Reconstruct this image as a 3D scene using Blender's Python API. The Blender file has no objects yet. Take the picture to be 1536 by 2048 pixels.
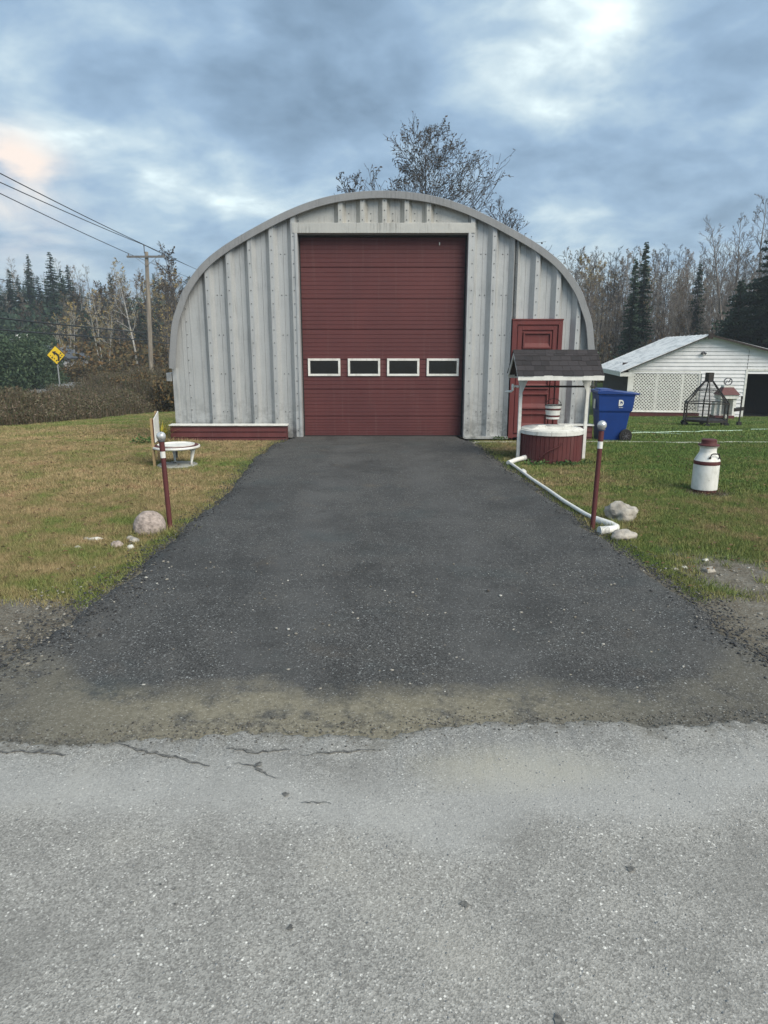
import bpy, bmesh, math, random
import numpy as np
from mathutils import Vector, Matrix
R = math.radians
PI = math.pi
rng = np.random.default_rng(7)
random.seed(7)
scn = bpy.context.scene
COL = scn.collection

# ------------------------------------------------------------------ camera, light
EYE = 1.7
cam = bpy.data.objects.new('camera', bpy.data.cameras.new('camera'))
COL.objects.link(cam)
cam.location = (0, 0, EYE)
cam.rotation_euler = (R(90 - 13.5), 0, 0)
cam.data.sensor_fit = 'VERTICAL'
cam.data.sensor_height = 36
cam.data.lens = 24
cam.data.clip_start = 0.05
cam.data.clip_end = 3000
scn.camera = cam

SUN_EL, SUN_AZ = 42, 138          # azimuth clockwise from +Y (behind the camera, to its right)
sun = bpy.data.objects.new('sun', bpy.data.lights.new('sun', 'SUN'))
COL.objects.link(sun)
sun.data.energy = 2.0
sun.data.angle = R(42)
sun.data.color = (1.0, 0.92, 0.79)
sd = Vector((math.sin(R(SUN_AZ)) * math.cos(R(SUN_EL)), math.cos(R(SUN_AZ)) * math.cos(R(SUN_EL)), math.sin(R(SUN_EL))))
sun.rotation_euler = sd.to_track_quat('Z', 'Y').to_euler()

scn.view_settings.view_transform = 'Standard'
scn.view_settings.look = 'None'
scn.view_settings.exposure = 1.15
scn.view_settings.gamma = 1
scn.view_settings.use_curve_mapping = False
scn.cycles.max_bounces = 6
scn.cycles.transparent_max_bounces = 12
scn.cycles.use_denoising = True

def pixdir(px, py):
    dx, dy = (px - 768) / 1365, (1024 - py) / 1365
    c, s = math.cos(R(13.5)), math.sin(R(13.5))
    return Vector((dx, c + dy * s, -s + dy * c)).normalized()

world = bpy.data.worlds.new('World')
scn.world = world
world.use_nodes = True
nt = world.node_tree
N, L = nt.nodes, nt.links
N.clear()

def nd(tree, typ, **kw):
    n = tree.nodes.new(typ)
    for k, v in kw.items():
        setattr(n, k, v)
    return n

def ramp(tree, stops, src=None, interp='LINEAR'):
    n = tree.nodes.new('ShaderNodeValToRGB')
    n.color_ramp.interpolation = interp
    el = n.color_ramp.elements
    while len(el) < len(stops):
        el.new(0.5)
    for e, (p, c) in zip(el, stops):
        e.position = p
        e.color = (c[0], c[1], c[2], 1) if hasattr(c, '__len__') else (c, c, c, 1)
    if src is not None:
        tree.links.new(src, n.inputs[0])
    return n.outputs[0]

def mth(tree, op, a, b=None, c=None, clamp=False):
    n = tree.nodes.new('ShaderNodeMath')
    n.operation = op
    n.use_clamp = clamp
    for i, v in enumerate((a, b, c)):
        if v is None:
            continue
        if isinstance(v, (int, float)):
            n.inputs[i].default_value = v
        else:
            tree.links.new(v, n.inputs[i])
    return n.outputs[0]

def mixc(tree, f, a, b, mode='MIX'):
    n = tree.nodes.new('ShaderNodeMix')
    n.data_type = 'RGBA'
    n.blend_type = mode
    n.clamp_factor = True
    for i, v in ((0, f), (6, a), (7, b)):
        if hasattr(v, 'node'):
            tree.links.new(v, n.inputs[i])
        elif i == 0:
            n.inputs[0].default_value = v
        else:
            n.inputs[i].default_value = (v[0], v[1], v[2], 1)
    return n.outputs[2]

# sky: a Nishita sky behind a broken, streaky cloud deck (a plane of cloud seen in perspective)
tc = nd(nt, 'ShaderNodeTexCoord')
sep = nd(nt, 'ShaderNodeSeparateXYZ')
L.new(tc.outputs['Generated'], sep.inputs[0])
zc = mth(nt, 'MAXIMUM', sep.outputs[2], 0.0)
den = mth(nt, 'ADD', zc, 0.30)
u = mth(nt, 'DIVIDE', sep.outputs[0], den)
v = mth(nt, 'DIVIDE', sep.outputs[1], den)
cmb = nd(nt, 'ShaderNodeCombineXYZ')
L.new(u, cmb.inputs[0]); L.new(v, cmb.inputs[1])
def wnoise(scale, detail, rough, dist, off, sx=1.0, sy=1.0):
    mp = nd(nt, 'ShaderNodeMapping')
    mp.inputs['Location'].default_value = off
    mp.inputs['Scale'].default_value = (sx, sy, 1)
    L.new(cmb.outputs[0], mp.inputs[0])
    n = nd(nt, 'ShaderNodeTexNoise')
    n.inputs['Scale'].default_value = scale
    n.inputs['Detail'].default_value = detail
    n.inputs['Roughness'].default_value = rough
    n.inputs['Distortion'].default_value = dist
    L.new(mp.outputs[0], n.inputs[0])
    return n.outputs[0]
def blob(px, py, sharp):
    d = pixdir(px, py)
    vm = nd(nt, 'ShaderNodeVectorMath', operation='DOT_PRODUCT')
    L.new(tc.outputs['Generated'], vm.inputs[0])
    vm.inputs[1].default_value = d
    return mth(nt, 'POWER', mth(nt, 'MAXIMUM', vm.outputs['Value'], 0.0), sharp)
big = wnoise(1.3, 3, 0.5, 0.5, (3.1, 1.7, 0))
mid = wnoise(3.0, 8, 0.54, 0.3, (0.4, 5.2, 2), 1.0, 1.0)
fine = wnoise(8.0, 7, 0.55, 0.25, (7.4, 0.2, 5), 1.0, 1.0)
val = mth(nt, 'ADD', mth(nt, 'MULTIPLY', big, 0.34), mth(nt, 'MULTIPLY', mid, 0.46))
val = mth(nt, 'ADD', val, mth(nt, 'MULTIPLY', fine, 0.20))
# thin spots in the deck (bright) and thick banks (dark), world directions
for (px, py, sh, w) in ((990, 50, 130, .10), (1180, 10, 220, .08), (930, 30, 500, .03), (30, 120, 220, .115), (330, 240, 500, .06), (450, 390, 700, .07),
                        (640, 380, 700, .09), (1110, 470, 700, .11), (620, -10, 120, -.11), (300, 10, 160, -.07),
                        (640, 250, 90, -.035)):
    val = mth(nt, 'ADD', val, mth(nt, 'MULTIPLY', blob(px, py, sh), w))
cloud = ramp(nt, [(0.37, (.100, .152, .212)), (0.44, (.135, .200, .275)), (0.50, (.172, .248, .335)), (0.56, (.235, .312, .378)), (0.62, (.345, .415, .445)), (0.70, (.57, .65, .635))], val)
hz = mth(nt, 'POWER', mth(nt, 'SUBTRACT', 1.0, zc), 14.0)
streak = ramp(nt, [(0.40, 0.40), (0.62, 1.0)], fine)
cloud = mixc(nt, mth(nt, 'MULTIPLY', hz, mth(nt, 'MULTIPLY', streak, 0.8)), cloud, (.29, .355, .385))
# warm dawn tint low on the left
pk = mth(nt, 'ADD', mth(nt, 'ADD', mth(nt, 'MULTIPLY', blob(10, 318, 1300), .85), mth(nt, 'MULTIPLY', blob(80, 348, 2600), .6)), mth(nt, 'MULTIPLY', blob(40, 430, 400), 0.38))
pk = mth(nt, 'MULTIPLY', pk, ramp(nt, [(0.40, 0.15), (0.58, 1.0)], mid), clamp=True)
cloud = mixc(nt, pk, cloud, (.55, .47, .41))
sky = nd(nt, 'ShaderNodeTexSky', sky_type='NISHITA')
sky.sun_disc = False
sky.sun_elevation = R(SUN_EL)
sky.sun_rotation = R(SUN_AZ)
b1 = nd(nt, 'ShaderNodeBackground'); b1.inputs[1].default_value = 0.05
b2 = nd(nt, 'ShaderNodeBackground'); b2.inputs[1].default_value = 0.98
L.new(sky.outputs[0], b1.inputs[0]); L.new(cloud, b2.inputs[0])
ms = nd(nt, 'ShaderNodeMixShader')
ms.inputs[0].default_value = 0.88
L.new(b1.outputs[0], ms.inputs[1]); L.new(b2.outputs[0], ms.inputs[2])
out = nd(nt, 'ShaderNodeOutputWorld')
L.new(ms.outputs[0], out.inputs[0])

# ------------------------------------------------------------------ materials
def newmat(name):
    m = bpy.data.materials.new(name)
    m.use_nodes = True
    t = m.node_tree
    return m, t, t.nodes['Principled BSDF']

def coords(t, sx=1, sy=1, sz=1, kind='Object'):
    c = t.nodes.new('ShaderNodeTexCoord')
    m = t.nodes.new('ShaderNodeMapping')
    m.inputs['Scale'].default_value = (sx, sy, sz)
    t.links.new(c.outputs[kind], m.inputs[0])
    return m.outputs[0]

def noise(t, vec, scale, detail=4, rough=.55, dist=0):
    n = t.nodes.new('ShaderNodeTexNoise')
    n.inputs['Scale'].default_value = scale
    n.inputs['Detail'].default_value = detail
    n.inputs['Roughness'].default_value = rough
    n.inputs['Distortion'].default_value = dist
    if vec is not None:
        t.links.new(vec, n.inputs[0])
    return n.outputs[0]

def bump(t, bs, h, strength, dist=.01):
    b = t.nodes.new('ShaderNodeBump')
    b.inputs['Strength'].default_value = strength
    b.inputs['Distance'].default_value = dist
    t.links.new(h, b.inputs['Height'])
    t.links.new(b.outputs[0], bs.inputs['Normal'])

def simple(name, c1, c2=None, scale=8, rough=.6, metal=0, sx=1, sy=1, sz=1, bmp=0, bscale=60, bdist=.004, objvar=0, lo=.35, hi=.65, spec=.5):
    m, t, bs = newmat(name)
    c2 = c2 or tuple(x * .75 for x in c1)
    v = coords(t, sx, sy, sz)
    f = noise(t, v, scale, 6, .6)
    col = ramp(t, [(lo, c2), (hi, c1)], f)
    if objvar:
        oi = t.nodes.new('ShaderNodeObjectInfo')
        hv = t.nodes.new('ShaderNodeHueSaturation')
        t.links.new(mth(t, 'ADD', mth(t, 'MULTIPLY', oi.outputs['Random'], 2 * objvar), 1 - objvar), hv.inputs['Value'])
        t.links.new(col, hv.inputs['Color'])
        col = hv.outputs[0]
    t.links.new(col, bs.inputs['Base Color'])
    bs.inputs['Roughness'].default_value = rough
    bs.inputs['Metallic'].default_value = metal
    bs.inputs['Specular IOR Level'].default_value = spec
    if bmp:
        bump(t, bs, noise(t, coords(t), bscale, 5), bmp, bdist)
    return m

M = {}
def galv(name, base, dark, rough=.42, metal=.35):
    m, t, bs = newmat(name)
    streak = noise(t, coords(t, 9, 9, .55), 3.0, 6, .65)
    blot = noise(t, coords(t), 1.7, 6, .6)
    spang = noise(t, coords(t), 26, 3, .5)
    c = ramp(t, [(.30, dark), (.47, base), (.7, tuple(min(1, x * 1.1) for x in base))], mth(t, 'ADD', mth(t, 'MULTIPLY', streak, .6), mth(t, 'MULTIPLY', blot, .4)))
    c = mixc(t, ramp(t, [(.42, 0), (.7, .22)], spang), c, tuple(x * .8 for x in base))
    # grime rising from the foot of the sheet
    cz = t.nodes.new('ShaderNodeTexCoord'); sp = t.nodes.new('ShaderNodeSeparateXYZ')
    t.links.new(cz.outputs['Object'], sp.inputs[0])
    foot = mth(t, 'MULTIPLY', ramp(t, [(0.0, 1), (.9, 0)], sp.outputs[2]), ramp(t, [(.46, 0), (.58, .75)], noise(t, coords(t, 1.4, 1.4, 1.8), 3.5, 8, .75)))
    c = mixc(t, foot, c, (.16, .165, .16))
    t.links.new(c, bs.inputs['Base Color'])
    bs.inputs['Metallic'].default_value = metal
    t.links.new(ramp(t, [(.3, rough - .08), (.7, rough + .15)], spang), bs.inputs['Roughness'])
    bump(t, bs, mth(t, 'ADD', noise(t, coords(t), 2.4, 3), mth(t, 'MULTIPLY', streak, .15)), .35, .03)
    return m
M['galv'] = galv('galvanised_steel', (.43, .443, .445), (.27, .28, .285), .42, .25)
M['galv_warm'] = galv('weathered_header_steel', (.47, .465, .435), (.17, .16, .145))
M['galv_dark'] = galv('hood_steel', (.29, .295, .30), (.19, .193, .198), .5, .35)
M['bolt'] = simple('bolt_steel', (.14, .14, .14), rough=.5, metal=.5)

def redpaint(name, c1, c2, sc=1.5):
    m, t, bs = newmat(name)
    a = noise(t, coords(t, 1, 1, .6), sc, 6, .6)
    b = noise(t, coords(t, .35, 1, 9), 6, 4, .6)
    c = ramp(t, [(.3, c2), (.7, c1)], mth(t, 'ADD', mth(t, 'MULTIPLY', a, .7), mth(t, 'MULTIPLY', b, .3)))
    drip = noise(t, coords(t, 7, 7, .35), 2.2, 5, .6)
    c = mixc(t, ramp(t, [(.55, 0), (.8, .28)], drip), c, (.20, .13, .115))
    t.links.new(c, bs.inputs['Base Color'])
    bs.inputs['Roughness'].default_value = .62
    bs.inputs['Specular IOR Level'].default_value = .35
    bump(t, bs, noise(t, coords(t), 90, 3), .15, .002)
    return m
M['door_red'] = redpaint('door_maroon', (.122, .038, .038), (.088, .029, .031))
M['red'] = redpaint('barn_red_paint', (.118, .031, .030), (.075, .021, .022), 4)
M['red2'] = redpaint('person_door_red', (.15, .034, .032), (.105, .026, .027), 3)
M['white'] = simple('white_paint', (.72, .72, .69), (.56, .56, .53), 5, .55, lo=.3, hi=.5, bmp=.2)
def wornwhite():
    m, t, bs = newmat('worn_white_paint')
    v = coords(t)
    c = ramp(t, [(.3, (.52, .52, .48)), (.5, (.70, .70, .66)), (.7, (.76, .76, .73))], noise(t, v, 7, 6, .65))
    c = mixc(t, ramp(t, [(.66, 0), (.69, .8)], noise(t, v, 24, 6, .7)), c, (.20, .13, .09))
    c = mixc(t, ramp(t, [(.55, 0), (.75, .35)], noise(t, coords(t, 6, 6, .6), 3, 5, .6)), c, (.34, .32, .27))
    t.links.new(c, bs.inputs['Base Color']); bs.inputs['Roughness'].default_value = .5
    bump(t, bs, noise(t, v, 30, 4), .25, .004)
    return m
M['white'] = wornwhite()
M['siding'] = simple('white_vinyl', (.76, .76, .77), (.66, .66, .67), 3, .5, objvar=.03)
M['pvc'] = simple('white_pvc', (.74, .74, .70), (.60, .60, .56), 12, .4, lo=.3, hi=.5)
M['black'] = simple('black_iron', (.012, .011, .011), (.024, .017, .014), 20, .6)
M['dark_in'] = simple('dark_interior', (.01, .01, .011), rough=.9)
M['brown'] = simple('brown_boards', (.035, .022, .02), (.02, .014, .013), 6, .8, sx=6)
M['shingle'] = simple('asphalt_shingle', (.034, .029, .031), (.019, .017, .018), 90, .9, objvar=.35, bmp=.6, bscale=250, bdist=.003)
M['shingle_under'] = simple('roof_deck', (.05, .035, .03), rough=.8)
M['metalroof'] = simple('white_metal_roof', (.70, .72, .72), (.46, .49, .50), 4, .4, sx=1, sy=.3, lo=.35, hi=.55)
M['blue'] = simple('blue_plastic', (.005, .042, .215), (.004, .032, .170), 3, .42, bmp=.1)
M['rubber'] = simple('black_rubber', (.016, .016, .017), rough=.75)
M['hub'] = simple('grey_plastic', (.10, .10, .11), rough=.5)
M['rope'] = simple('rope', (.03, .027, .022), rough=.9)
M['concrete'] = simple('concrete', (.36, .37, .34), (.24, .25, .23), 9, .85, bmp=.3)
M['wood'] = simple('raw_wood', (.42, .30, .16), (.30, .20, .10), 7, .7, sz=.2)
M['polewood'] = simple('weathered_pole', (.30, .26, .21), (.15, .13, .11), 6, .85, sz=.12)
M['greywood'] = simple('grey_wood', (.18, .17, .16), (.11, .105, .10), 8, .85)
M['cable'] = simple('cable_black', (.03, .033, .036), rough=.7)
M['yellow'] = simple('sign_yellow', (.82, .56, .015), (.72, .48, .012), 3, .4)
M['signback'] = simple('sign_back_alu', (.38, .39, .39), rough=.4, metal=.3)
M['stone_pink'] = simple('granite_pink', (.42, .35, .31), (.15, .125, .11), 30, .85, bmp=.8, bscale=40, bdist=.01, lo=.3, hi=.62)
M['stone_grey'] = simple('granite_grey', (.42, .39, .34), (.19, .175, .155), 9, .85, bmp=.8, bscale=30, bdist=.012, lo=.32, hi=.6)
M['stone_white'] = simple('white_stone', (.66, .65, .60), (.42, .41, .37), 18, .8, bmp=.6, bscale=60, bdist=.005)
M['hose'] = simple('pale_green_hose', (.42, .58, .45), rough=.5)
M['edging'] = simple('white_edging', (.58, .58, .50), (.44, .44, .38), 6, .7)
M['soil'] = simple('bare_soil', (.085, .062, .042), (.05, .038, .028), 14, .95, bmp=1, bscale=60, bdist=.02)
M['roofgrey'] = simple('grey_house_roof', (.11, .13, .16), rough=.8)
M['mag'] = simple('magenta_petals', (.35, .03, .20), rough=.6)

m, t, bs = newmat('dark_glass')
bs.inputs['Base Color'].default_value = (.006, .008, .009, 1)
bs.inputs['Roughness'].default_value = .04
bs.inputs['Specular IOR Level'].default_value = .8
n_ = noise(t, coords(t), 2.0, 2)
bump(t, bs, n_, .12, .02)
M['glass'] = m
m, t, bs = newmat('globe_glass')
c_ = ramp(t, [(.35, (.42, .43, .43)), (.6, (.70, .71, .70))], noise(t, coords(t), 22, 4))
t.links.new(c_, bs.inputs['Base Color'])
bs.inputs['Roughness'].default_value = .12
bs.inputs['Metallic'].default_value = .45
M['globe'] = m
m, t, bs = newmat('wire_mesh_screen')
bs.inputs['Base Color'].default_value = (.02, .018, .018, 1)
bs.inputs['Roughness'].default_value = .7
tr = t.nodes.new('ShaderNodeBsdfTransparent')
mx = t.nodes.new('ShaderNodeMixShader')
t.links.new(ramp(t, [(.35, .12), (.7, .32)], noise(t, coords(t), 9, 4)), mx.inputs[0])
t.links.new(tr.outputs[0], mx.inputs[1]); t.links.new(bs.outputs[0], mx.inputs[2])
t.links.new(mx.outputs[0], t.nodes['Material Output'].inputs[0])
M['screen'] = m

# lawn colour field, shared by the soil sheet and by the blades standing on it
def lawn_nodes(t, green, vec):
    big_ = noise(t, vec, .55, 5, .6)
    midn = noise(t, vec, 2.6, 6, .65)
    fin = noise(t, vec, 16, 5, .7)
    w = mth(t, 'ADD', mth(t, 'MULTIPLY', big_, .38), mth(t, 'MULTIPLY', midn, .42))
    w = mth(t, 'ADD', w, mth(t, 'MULTIPLY', fin, .20))
    w = mth(t, 'ADD', mth(t, 'MULTIPLY', mth(t, 'SUBTRACT', w, .5), 1.7), green)
    return ramp(t, [(.18, (.44, .36, .21)), (.30, (.25, .175, .095)), (.37, (.33, .27, .14)), (.43, (.22, .185, .088)), (.50, (.215, .205, .085)), (.57, (.145, .175, .055)), (.70, (.095, .155, .040))], w)
def attr(t, nm):
    a = t.nodes.new('ShaderNodeAttribute'); a.attribute_name = nm
    return a.outputs['Fac']
m, t, bs = newmat('lawn_and_soil')
v = coords(t)
grass_c = lawn_nodes(t, attr(t, 'green'), v)
grass_c = mixc(t, ramp(t, [(.35, .45), (.6, 0)], noise(t, v, 38, 5, .7)), grass_c, (.045, .038, .02))
dirt_c = ramp(t, [(.3, (.12, .10, .075)), (.5, (.18, .162, .128)), (.72, (.25, .235, .20))], noise(t, v, 9, 8, .75))
dirt_c = mixc(t, ramp(t, [(.55, 0), (.62, .3)], noise(t, v, 60, 2, .5)), dirt_c, (.36, .36, .34))
fmask = mth(t, 'ADD', attr(t, 'dirt'), mth(t, 'MULTIPLY', mth(t, 'SUBTRACT', noise(t, v, 5, 6, .7), .5), 1.5))
c = mixc(t, ramp(t, [(.42, 0), (.6, 1)], fmask), grass_c, dirt_c)
t.links.new(c, bs.inputs['Base Color'])
bs.inputs['Roughness'].default_value = .95
bs.inputs['Specular IOR Level'].default_value = .15
bump(t, bs, noise(t, v, 45, 6, .7), .9, .03)
M['lawn'] = m
m, t, bs = newmat('grass_blades')
c = lawn_nodes(t, attr(t, 'green'), coords(t))
rn = t.nodes.new('ShaderNodeNewGeometry').outputs['Random Per Island']
hv = t.nodes.new('ShaderNodeHueSaturation')
t.links.new(mth(t, 'ADD', mth(t, 'MULTIPLY', rn, .9), .72), hv.inputs['Value'])
t.links.new(mth(t, 'ADD', mth(t, 'MULTIPLY', rn, -.03), .51), hv.inputs['Hue'])
t.links.new(c, hv.inputs['Color'])
t.links.new(hv.outputs[0], bs.inputs['Base Color'])
bs.inputs['Roughness'].default_value = .7
bs.inputs['Specular IOR Level'].default_value = .25
M['blade'] = m

def islandmat(name, cols, rough=.8, spec=.3):
    """colour differs from leaf to leaf / stone to stone"""
    m, t, bs = newmat(name)
    g = t.nodes.new('ShaderNodeNewGeometry')
    oi = t.nodes.new('ShaderNodeObjectInfo')
    n = len(cols)
    c = ramp(t, [(i / max(1, n - 1), k) for i, k in enumerate(cols)], g.outputs['Random Per Island'])
    hv = t.nodes.new('ShaderNodeHueSaturation')
    t.links.new(mth(t, 'ADD', mth(t, 'MULTIPLY', oi.outputs['Random'], .4), .8), hv.inputs['Value'])
    t.links.new(c, hv.inputs['Color'])
    t.links.new(hv.outputs[0], bs.inputs['Base Color'])
    bs.inputs['Roughness'].default_value = rough
    bs.inputs['Specular IOR Level'].default_value = spec
    return m
M['needle'] = islandmat('spruce_needles', [(.020, .040, .026), (.030, .055, .034), (.042, .070, .042)])
M['cedar'] = islandmat('cedar_foliage', [(.020, .042, .022), (.050, .085, .042), (.100, .140, .075)])
M['leaf_gold'] = islandmat('gold_leaves', [(.22, .15, .04), (.28, .21, .07), (.17, .14, .05)])
M['leaf_brown'] = islandmat('brown_leaves', [(.12, .07, .03), (.17, .11, .05), (.08, .055, .03)])
M['leaf_dark'] = islandmat('dark_dry_leaves', [(.03, .028, .022), (.05, .04, .03)])
M['bark_grey'] = simple('grey_bark', (.22, .19, .17), (.12, .105, .095), 8, .9, sz=.3)
M['bark_dark'] = simple('dark_twig_bark', (.07, .062, .06), (.045, .04, .038), 8, .9)
M['bark_pale'] = simple('pale_bark', (.26, .235, .205), (.15, .135, .12), 8, .9, sz=.3)
M['bark_birch'] = simple('birch_bark', (.42, .41, .38), (.16, .15, .14), 7, .8, sz=1.5, lo=.33, hi=.48)
M['weed'] = islandmat('dry_weeds', [(.085, .060, .038), (.13, .10, .06), (.055, .052, .03), (.07, .085, .035), (.20, .165, .12), (.12, .085, .06)])
M['shrub'] = islandmat('autumn_shrub', [(.06, .055, .03), (.10, .085, .04), (.16, .09, .03), (.045, .05, .03)])
M['yellowplant'] = islandmat('yellow_fronds', [(.50, .38, .04), (.36, .33, .05), (.22, .25, .05)])
M['greenplant'] = islandmat('green_weeds', [(.035, .08, .02), (.055, .11, .03), (.08, .13, .04)])
M['pebble_dark'] = islandmat('dark_chippings', [(.035, .037, .040), (.055, .057, .060), (.085, .088, .09), (.04, .04, .042), (.15, .15, .148)], .85)
M['pebble_edge'] = islandmat('edge_chippings', [(.05, .05, .048), (.09, .088, .08), (.15, .14, .12), (.07, .068, .064), (.25, .24, .22)], .9)
M['pebble_light'] = islandmat('road_chippings', [(.16, .165, .165), (.26, .265, .26), (.38, .38, .37), (.20, .205, .20), (.55, .55, .53)], .85)
M['pebble_dirt'] = islandmat('shoulder_stones', [(.13, .115, .09), (.25, .23, .19), (.36, .34, .30), (.09, .08, .07), (.5, .49, .45)], .9)

def asphalt(name, base, lo, hi, chip, chipw, patch, blot=.35, sc=130, dirt=False, patchy=None):
    m, t, bs = newmat(name)
    v = coords(t)
    vo = t.nodes.new('ShaderNodeTexVoronoi'); vo.inputs['Scale'].default_value = sc
    t.links.new(v, vo.inputs['Vector'])
    sp = t.nodes.new('ShaderNodeSeparateColor'); t.links.new(vo.outputs['Color'], sp.inputs[0])
    c = ramp(t, [(0, lo), (.45, base), (1, hi)], sp.outputs[0])
    c = mixc(t, ramp(t, [(.30, .7), (.5, 0)], noise(t, v, sc * .45, 3, .6)), c, tuple(x * .6 for x in lo))
    c = mixc(t, ramp(t, [(chipw, 0), (chipw + .02, .85)], sp.outputs[1]), c, chip)
    v2 = t.nodes.new('ShaderNodeTexVoronoi'); v2.inputs['Scale'].default_value = sc * .42
    t.links.new(v, v2.inputs['Vector'])
    s2 = t.nodes.new('ShaderNodeSeparateColor'); t.links.new(v2.outputs['Color'], s2.inputs[0])
    big = mth(t, 'MULTIPLY', ramp(t, [(.972, 0), (.975, 1)], s2.outputs[0]), ramp(t, [(.25, 1), (.38, 0)], v2.outputs['Distance']))
    c = mixc(t, big, c, tuple(min(.8, x * 1.25) for x in chip))
    bl = mth(t, 'ADD', mth(t, 'MULTIPLY', noise(t, v, .9, 6, .62), .6), mth(t, 'MULTIPLY', noise(t, v, 3.5, 5, .6), .4))
    c = mixc(t, ramp(t, [(.38, blot), (.52, 0)], bl), c, tuple(x * .55 for x in base))
    c = mixc(t, ramp(t, [(.50, 0), (.66, blot)], bl), c, patch)
    if patchy:
        c = patchy(t, v, c)
    t.links.new(c, bs.inputs['Base Color'])
    bs.inputs['Roughness'].default_value = .85
    bs.inputs['Specular IOR Level'].default_value = .3
    h = mth(t, 'ADD', vo.outputs['Distance'], mth(t, 'MULTIPLY', noise(t, v, sc * .3, 4, .7), .8))
    bump(t, bs, h, .5, .003)
    return m

def sepxyz(t, v):
    s = t.nodes.new('ShaderNodeSeparateXYZ'); t.links.new(v, s.inputs[0]); return s.outputs
def drive_patch(t, v, c):
    s = sepxyz(t, v)
    # polished wheel tracks running up to the door, crumbly darker middle, rusty and bluish blotches
    ab = mth(t, 'ABSOLUTE', mth(t, 'ADD', s[0], mth(t, 'MULTIPLY', mth(t, 'SUBTRACT', noise(t, v, .7, 3), .5), .5)))
    trk = ramp(t, [(.25, 0), (.5, 1), (.8, 1), (1.0, 0)], ab)
    c = mixc(t, mth(t, 'MULTIPLY', trk, ramp(t, [(.4, .05), (.62, .5)], noise(t, v, 1.6, 5, .6))), c, (.098, .098, .096))
    c = mixc(t, ramp(t, [(.56, 0), (.68, .35)], noise(t, v, 1.15, 5, .6)), c, (.045, .060, .062))
    c = mixc(t, ramp(t, [(.60, 0), (.72, .4)], noise(t, v, 1.9, 6, .65)), c, (.115, .098, .078))
    c = mixc(t, ramp(t, [(.60, 0), (.68, .55)], noise(t, v, 3.1, 7, .72)), c, (.032, .032, .031))
    # sandy silt washed across the foot of the drive
    yy = mth(t, 'ADD', s[1], mth(t, 'MULTIPLY', mth(t, 'SUBTRACT', noise(t, v, 2.2, 6, .65), .5), .55))
    yy = mth(t, 'SUBTRACT', yy, mth(t, 'MULTIPLY', mth(t, 'MAXIMUM', mth(t, 'SUBTRACT', mth(t, 'ABSOLUTE', s[0]), 1.45), 0.0), .85))
    up = ramp(t, [(.0, 1), (.12, 1), (.32, 0)], mth(t, 'SUBTRACT', yy, 2.92))
    silt = ramp(t, [(.3, (.125, .112, .08)), (.5, (.185, .168, .122)), (.7, (.25, .23, .18))], noise(t, v, 40, 8, .75))
    silt = mixc(t, ramp(t, [(.60, 0), (.68, .8)], noise(t, v, 75, 3, .6)), silt, (.40, .38, .33))
    side = ramp(t, [(0, .45), (.25, 1), (.62, 1), (.9, .35)], mth(t, 'MULTIPLY', mth(t, 'ADD', s[0], 1.8), .28))
    broken = ramp(t, [(.34, .15), (.5, 1)], noise(t, v, 5, 7, .7))
    return mixc(t, mth(t, 'MULTIPLY', mth(t, 'MULTIPLY', up, broken), mth(t, 'MULTIPLY', side, .95)), c, silt)
def road_patch(t, v, c):
    s = sepxyz(t, v)
    # pale worn wheel path and a sandy stain
    xs = mth(t, 'SUBTRACT', s[0], .55); ys = mth(t, 'SUBTRACT', s[1], 2.48)
    d = mth(t, 'SQRT', mth(t, 'ADD', mth(t, 'POWER', mth(t, 'MULTIPLY', xs, 1.6), 2.0), mth(t, 'POWER', mth(t, 'MULTIPLY', ys, 4.2), 2.0)))
    d = mth(t, 'ADD', d, mth(t, 'MULTIPLY', mth(t, 'SUBTRACT', noise(t, v, 4, 6, .7), .5), 1.1))
    c = mixc(t, ramp(t, [(.25, .62), (.85, 0)], d), c, (.36, .34, .27))
    # soil and crumbs carried over the broken edge
    ed = mth(t, 'ADD', attr(t, 'edge'), mth(t, 'MULTIPLY', mth(t, 'SUBTRACT', noise(t, v, 6, 7, .72), .5), 1.1))
    c = mixc(t, ramp(t, [(.70, 0), (.85, .6), (1.0, .9)], mth(t, 'MULTIPLY', ed, .87)), c, (.13, .122, .10))
    c = mixc(t, ramp(t, [(.60, 0), (.66, .5)], noise(t, v, 2.7, 8, .72)), c, (.17, .165, .15))
    w = mth(t, 'ADD', s[1], mth(t, 'MULTIPLY', mth(t, 'SUBTRACT', noise(t, v, .7, 5, .6), .5), 1.3))
    c = mixc(t, ramp(t, [(.30, 0), (.48, .5), (.60, .45), (.85, 0)], mth(t, 'SUBTRACT', w, 1.75)), c, (.37, .37, .355))
    return c
M['drive'] = asphalt('driveway_asphalt', (.059, .059, .057), (.030, .030, .029), (.108, .108, .105), (.26, .27, .265), .955, (.090, .087, .080), .55, 150, patchy=drive_patch)
M['road'] = asphalt('road_asphalt', (.285, .279, .258), (.185, .181, .168), (.375, .368, .342), (.58, .57, .53), .955, (.36, .345, .305), .45, 190, patchy=road_patch)
M['crack'] = simple('recess_shade', (.17, .168, .155), (.07, .07, .068), 60, .95, lo=.4, hi=.6)  # dark tone painted for the shade inside road cracks and pits
M['farroad'] = simple('far_road', (.26, .27, .275), rough=.85)

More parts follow.
